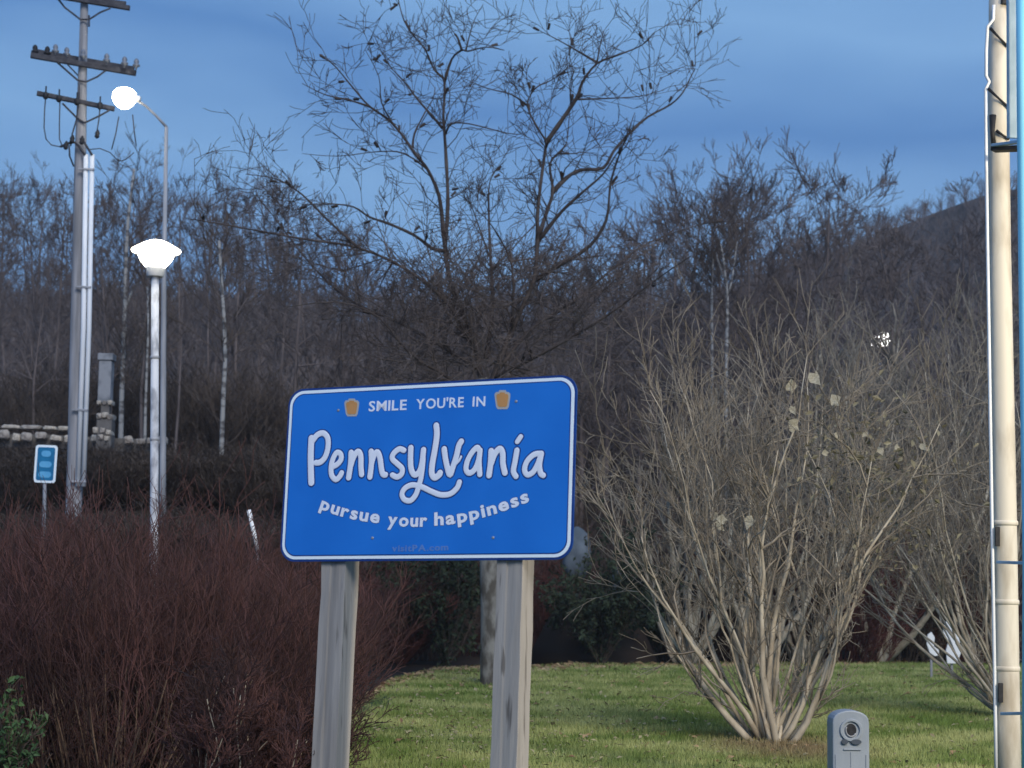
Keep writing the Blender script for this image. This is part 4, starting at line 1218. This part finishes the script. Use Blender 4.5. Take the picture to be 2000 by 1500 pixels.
# ------------------------------------------------------------------ the welcome sign
# its pose, size and plane in the world
SR = Matrix(((0.9084, 0.4176, 0.0188), (-0.4179, 0.9063, 0.0635), (0.0095, -0.0656, 0.9978)))
SC = Vector((-0.57337, 12.0, 2.48574)); SW, SH = 2.1313, 1.1633
S4 = Matrix.Translation(SC) @ SR.to_4x4()
def S(px, py, off=0.0):
    """photo position -> (x, z) on the sign's plane"""
    v = SR.transposed() @ ray(px, py); o_ = SR.transposed() @ (Vector((0, 0, EYE)) - SC)
    t = (off - o_.y) / v.y
    q = o_ + v * t
    return (q.x, q.z)
def Z(zx, zy): return S(530 + zx / 3.2258, 710 + zy / 3.2268)
gx, gz = S(655, 1300, .12); hx, hzz = S(1001, 1300, .12)
sgb = S4 @ Vector((0, .12, -2.48)); sgb = Vector((sgb.x, sgb.y, 0))
sgn = thing('welcome_sign', sgb, 'large blue Pennsylvania welcome sign with white border on two grey wooden posts', 'sign')
for cx in (gx, hx):
    PW = .185
    g = Geo(sgb)
    nseg = 14; vs = []; fs = []
    random.seed(int(cx * 1000) % 97)
    for i in range(nseg + 1):
        z = -2.62 + (SH / 2 - .03 + 2.62) * i / nseg
        for k, (sx, sy) in enumerate(((-1, -1), (-.25, -1), (-.2, -1), (.5, -1), (1, -1), (1, -.1), (1, 0), (1, 1), (-1, 1))):
            dent = .010 if k == 2 or k == 6 else 0
            jit = random.gauss(0, .0022)
            x = cx + sx * PW / 2 + jit; y = .12 + sy * PW / 2 + (dent if sy == -1 else 0) + random.gauss(0, .0015)
            if k == 6: x -= .012
            vs.append(S4 @ Vector((x, y, z)))
    n = 9
    for i in range(nseg):
        for k in range(n):
            fs.append((i * n + k, i * n + (k + 1) % n, (i + 1) * n + (k + 1) % n, (i + 1) * n + k))
    fs.append(tuple(range(n))[::-1]); fs.append(tuple(range(nseg * n, nseg * n + n)))
    g.add(vs, fs); g.build('post', M['post'], sgn, bevel=.006)
g = Geo(sgb); slab(g, S4, rrect(SW + .03, SH + .03, .115, 8), 0, .014); g.build('panel_edge', M['sign_dark'], sgn)
g = Geo(sgb); slab(g, S4, rrect(SW, SH, .105, 8), -.003, .004); g.build('border', M['sign_white'], sgn)
g = Geo(sgb); slab(g, S4, rrect(SW - .042, SH - .042, .088, 8), -.0045, .002); g.build('border_line', M['sign_dark'], sgn)
g = Geo(sgb); slab(g, S4, rrect(SW - .056, SH - .056, .084, 8), -.006, .002); g.build('panel', M['sign_blue'], sgn)
for cx in (gx, hx):
    g = Geo(sgb); g.bar(S4 @ Vector((cx - .25, .022, .38)), S4 @ Vector((cx + .25, .022, .38)), .02, .05); g.bar(S4 @ Vector((cx - .25, .022, -.38)), S4 @ Vector((cx + .25, .022, -.38)), .02, .05)
    g.build('bracket', M['aluminium'], sgn)

for zx, zy in ((425, 296), (1545, 240), (640, 1100), (1400, 1098)):
    bx_, bz_ = Z(zx, zy); g = Geo(sgb); g.lathe(S4 @ Vector((bx_, -.005, bz_)), SR @ Vector((0, -1, 0)), [(.010, 0), (.010, .004), (.006, .006)], 8)
    g.build('bolt', M['aluminium'], sgn)
def catmull(pts, sub=6):
    out = []; n = len(pts)
    for i in range(n - 1):
        a, b, c, d_ = [np.array(pts[j]) for j in (max(i - 1, 0), i, i + 1, min(i + 2, n - 1))]
        for s in range(sub):
            t = s / sub
            out.append(0.5 * ((2 * b) + (c - a) * t + (2 * a - 5 * b + 4 * c - d_) * t * t + (3 * b - a - 3 * c + d_) * t ** 3))
    out.append(np.array(pts[-1])); return out
def stroke(g, zp, wz, y, hgt, grow_=0.0):
    """brush stroke: rounded low ridge following points given in the detail view of the photo"""
    pp = catmull([Z(*p) for p in zp]); 
    r = wz / 3.2258 / 2 * 12.0 / F * 1.06 + grow_
    d0 = pp[0] - pp[1]; d0 /= np.linalg.norm(d0) + 1e-9; d1 = pp[-1] - pp[-2]; d1 /= np.linalg.norm(d1) + 1e-9
    path = []
    for k in range(4): a = math.pi / 2 * k / 4; path.append((pp[0] + d0 * r * math.cos(a), r * max(.02, math.sin(a))))
    path += [(p, r) for p in pp]
    for k in range(4): a = math.pi / 2 * (k + 1) / 4; path.append((pp[-1] + d1 * r * math.sin(a), r * max(.02, math.cos(a))))
    m = 8; vs = []; fs = []
    for i, (p, rr_) in enumerate(path):
        t = path[min(i + 1, len(path) - 1)][0] - path[max(i - 1, 0)][0]; t = t / (np.linalg.norm(t) + 1e-9); nx, nz_ = -t[1], t[0]
        for k in range(m):
            a = 2 * math.pi * k / m
            vs.append(S4 @ Vector((p[0] + nx * math.cos(a) * rr_, y - hgt * math.sin(a), p[1] + nz_ * math.cos(a) * rr_)))
    for i in range(len(path) - 1):
        for k in range(m): fs.append((i * m + k, i * m + (k + 1) % m, (i + 1) * m + (k + 1) % m, (i + 1) * m + k))
    fs.append(tuple(range(m))[::-1]); fs.append(tuple(range((len(path) - 1) * m, len(path) * m)))
    g.add(vs, fs)
W_ = 36
word = [
 [([(256, 472), (252, 560), (252, 650), (255, 752)], 42), ([(262, 490), (292, 452), (330, 440), (358, 470), (360, 530), (342, 590), (312, 622), (284, 626)], 36)],
 [([(388, 652), (418, 636), (442, 606), (440, 572), (416, 562), (394, 596), (380, 650), (384, 706), (410, 732), (434, 712), (446, 690)], 34)],
 [([(506, 562), (502, 640), (490, 720)], 37), ([(502, 650), (522, 590), (548, 556), (566, 580), (568, 650), (572, 700)], 36)],
 [([(632, 555), (634, 630), (624, 716)], 36), ([(632, 640), (650, 580), (672, 560), (688, 600), (696, 660), (706, 698), (722, 702)], 36)],
 [([(838, 548), (808, 540), (772, 570), (766, 602), (796, 632), (826, 662), (824, 696), (796, 716), (766, 704)], 34)],
 [([(882, 532), (880, 600), (884, 664), (904, 702), (934, 684), (952, 630), (962, 545)], 36), ([(960, 600), (952, 680), (944, 730), (932, 770), (914, 826), (880, 864), (842, 858), (826, 824), (846, 786), (892, 766), (950, 778), (1010, 806), (1070, 828), (1130, 822), (1172, 786), (1188, 748)], 33)],
 [([(1042, 392), (1046, 450), (1034, 540), (1018, 630), (1014, 692), (1032, 720), (1060, 702), (1066, 690)], 38)],
 [([(1092, 540), (1100, 600), (1112, 656), (1128, 702), (1148, 650), (1170, 580), (1184, 520), (1200, 492)], 36), ([(1160, 640), (1186, 612), (1198, 588)], 15)],
 [([(1312, 548), (1300, 530), (1268, 560), (1238, 616), (1230, 668), (1250, 692), (1284, 668), (1308, 610), (1318, 552)], 33), ([(1318, 548), (1312, 620), (1316, 700)], 34)],
 [([(1388, 552), (1384, 630), (1374, 706)], 36), ([(1386, 636), (1410, 572), (1442, 538), (1460, 566), (1462, 630), (1474, 690)], 36)],
 [([(1550, 548), (1538, 620), (1528, 680), (1544, 712)], 34), ([(1574, 462), (1552, 494)], 30)],
 [([(1704, 568), (1660, 574), (1616, 614), (1598, 668), (1616, 702), (1652, 684), (1682, 632), (1702, 574)], 33), ([(1704, 570), (1692, 640), (1700, 692), (1716, 706)], 34)],
]
g = Geo(sgb)
for lt in word:
    for pts_, w in lt: stroke(g, pts_, w, -.006, .0015, .009)
g.build('word_outline', M['sign_dark'], sgn)
for lt in word:
    g = Geo(sgb)
    for i_, (pts_, w) in enumerate(lt): stroke(g, pts_, w, -.0078, .0022 + .0002 * i_)
    g.build('letter', M['letter_white'], sgn)

_cache = {}
def glyph(ch, off, ext=.12):
    key = (ch, off)
    if key in _cache: return _cache[key]
    cu = bpy.data.curves.new('glyph', 'FONT'); cu.body = ch; cu.size = 1; cu.extrude = ext; cu.offset = off; cu.resolution_u = 3
    o = bpy.data.objects.new('glyph', cu); C.objects.link(o)
    dg = bpy.context.evaluated_depsgraph_get()
    me = bpy.data.meshes.new_from_object(o.evaluated_get(dg))
    V = [tuple(v.co) for v in me.vertices]; Fs = [tuple(p.vertices) for p in me.polygons]
    bpy.data.objects.remove(o); bpy.data.curves.remove(cu); bpy.data.meshes.remove(me)
    _cache[key] = (V, Fs); return _cache[key]
def text_line(chars, path, size, bold, mt, halo=None, name='letter', gap=.10, space=.36, y=-.0075, one=False):
    """letters along a path of (x,z) on the sign; spread to fill it exactly"""
    pp = catmull(path, 12); L = [0]
    for a, b in zip(pp, pp[1:]): L.append(L[-1] + float(np.linalg.norm(b - a)))
    ws = []
    for ch in chars:
        if ch == ' ': ws.append(space); continue
        V, _ = glyph(ch, bold); xs = [v[0] for v in V]; ws.append(max(xs) - min(xs) + gap)
    tot = sum(ws) - gap; k = L[-1] / tot; pos = 0
    gs = Geo(sgb)
    for ch, w in zip(chars, ws):
        if ch != ' ':
            V, Fs = glyph(ch, bold); x0 = min(v[0] for v in V); mid = (pos + (w - gap) / 2) * k
            i = max(0, min(int(np.searchsorted(L, mid)) - 1, len(pp) - 2)); f_ = (mid - L[i]) / max(1e-9, L[i + 1] - L[i])
            c = pp[i] + (pp[i + 1] - pp[i]) * f_; t = pp[i + 1] - pp[i]; t = t / np.linalg.norm(t)
            for (bo, m_, yy, nm) in (((halo, M['sign_dark'], -.0062, 'letter_outline'),) if halo else ()) + ((bold, mt, y, name),):
                V2, F2 = glyph(ch, bo)
                out = []
                for (a, b, e) in V2:
                    lx = (a - x0 - (w - gap) / 2) * k; lz = b * size
                    out.append(S4 @ Vector((c[0] + t[0] * lx - t[1] * lz, yy - e * .007, c[1] + t[1] * lx + t[0] * lz)))
                g_ = gs if one else Geo(sgb)
                g_.add(out, F2)
                if not one: g_.build(nm, m_, sgn)
        pos += w * 1
    if one: gs.build(name, mt, sgn)
text_line('SMILE', [Z(616, 302), Z(735, 297), Z(854, 292)], .098, .018, M['letter_white'], gap=.11)
text_line("YOU'RE", [Z(914, 288), Z(1065, 281), Z(1214, 275)], .095, .018, M['letter_white'], gap=.10)
text_line('IN', [Z(1270, 271), Z(1310, 270), Z(1350, 268)], .092, .018, M['letter_white'], gap=.16)
text_line('pursue', [Z(306, 913), Z(400, 948), Z(500, 976), Z(600, 994), Z(682, 1005)], .118, .035, M['letter_white'], halo=.055, gap=.10)
text_line('your', [Z(734, 1018), Z(850, 1026), Z(984, 1026)], .118, .035, M['letter_white'], halo=.055, gap=.10)
text_line('happiness', [Z(1030, 1020), Z(1140, 1010), Z(1260, 988), Z(1380, 956), Z(1500, 916), Z(1630, 868)], .118, .035, M['letter_white'], halo=.055, gap=.10)
text_line('visitPA.com', [Z(762, 1184), Z(940, 1182), Z(1118, 1176)], .058, .03, M['url_print'], gap=.08, one=True, name='web_address')
# keystone emblems
def keystone(cx, cy, w, h):
    def pts(k):
        o_ = [(-.20, .5), (.20, .5), (.25, .40), (.40, .40), (.50, .30), (.50, .16), (.40, -.38), (.30, -.5), (-.30, -.5), (-.40, -.38), (-.50, .16), (-.50, .30), (-.40, .40), (-.25, .40)]
        out = []
        for a, b in o_:
            x, z = Z(cx + a * w * k, cy - b * h * k); out.append((x, z))
        return out[::-1]
    g = Geo(sgb); slab(g, S4, pts(1.0), -.0078, -.004); o = g.build('keystone', M['key_rim'], sgn)
    g = Geo(sgb); slab(g, S4, pts(.76), -.0095, -.006); g.build('keystone_face', M['key_orange'], o)
keystone(510, 278, 92, 112); keystone(1459, 229, 98, 120)

print('SEGS hero', n_hero, 'shrubs', n1, n2, 'back', nb, 'red', n_red)

# ------------------------------------------------------------------ evening air
def haze_box():
    x0, x1, y0, y1, z0, z1 = -1500, 1500, -80, 1200, -60, 160
    V = [(x, y, z) for x in (x0, x1) for y in (y0, y1) for z in (z0, z1)]
    me = bpy.data.meshes.new('haze'); me.from_pydata(V, [], [(0, 1, 3, 2), (4, 6, 7, 5), (0, 4, 5, 1), (2, 3, 7, 6), (0, 2, 6, 4), (1, 5, 7, 3)])
    m = bpy.data.materials.new('haze_air'); m.use_nodes = True; n, l = m.node_tree.nodes, m.node_tree.links; n.clear()
    o = n.new('ShaderNodeOutputMaterial'); v = n.new('ShaderNodeVolumePrincipled')
    v.inputs['Color'].default_value = (.86, .92, 1, 1); v.inputs['Density'].default_value = .00038; v.inputs['Anisotropy'].default_value = .2
    l.new(v.outputs['Volume'], o.inputs['Volume']); me.materials.append(m)
    return tag(link('haze', me), 'thin bluish evening haze filling the valley air', 'haze', kind='stuff')
haze_box()
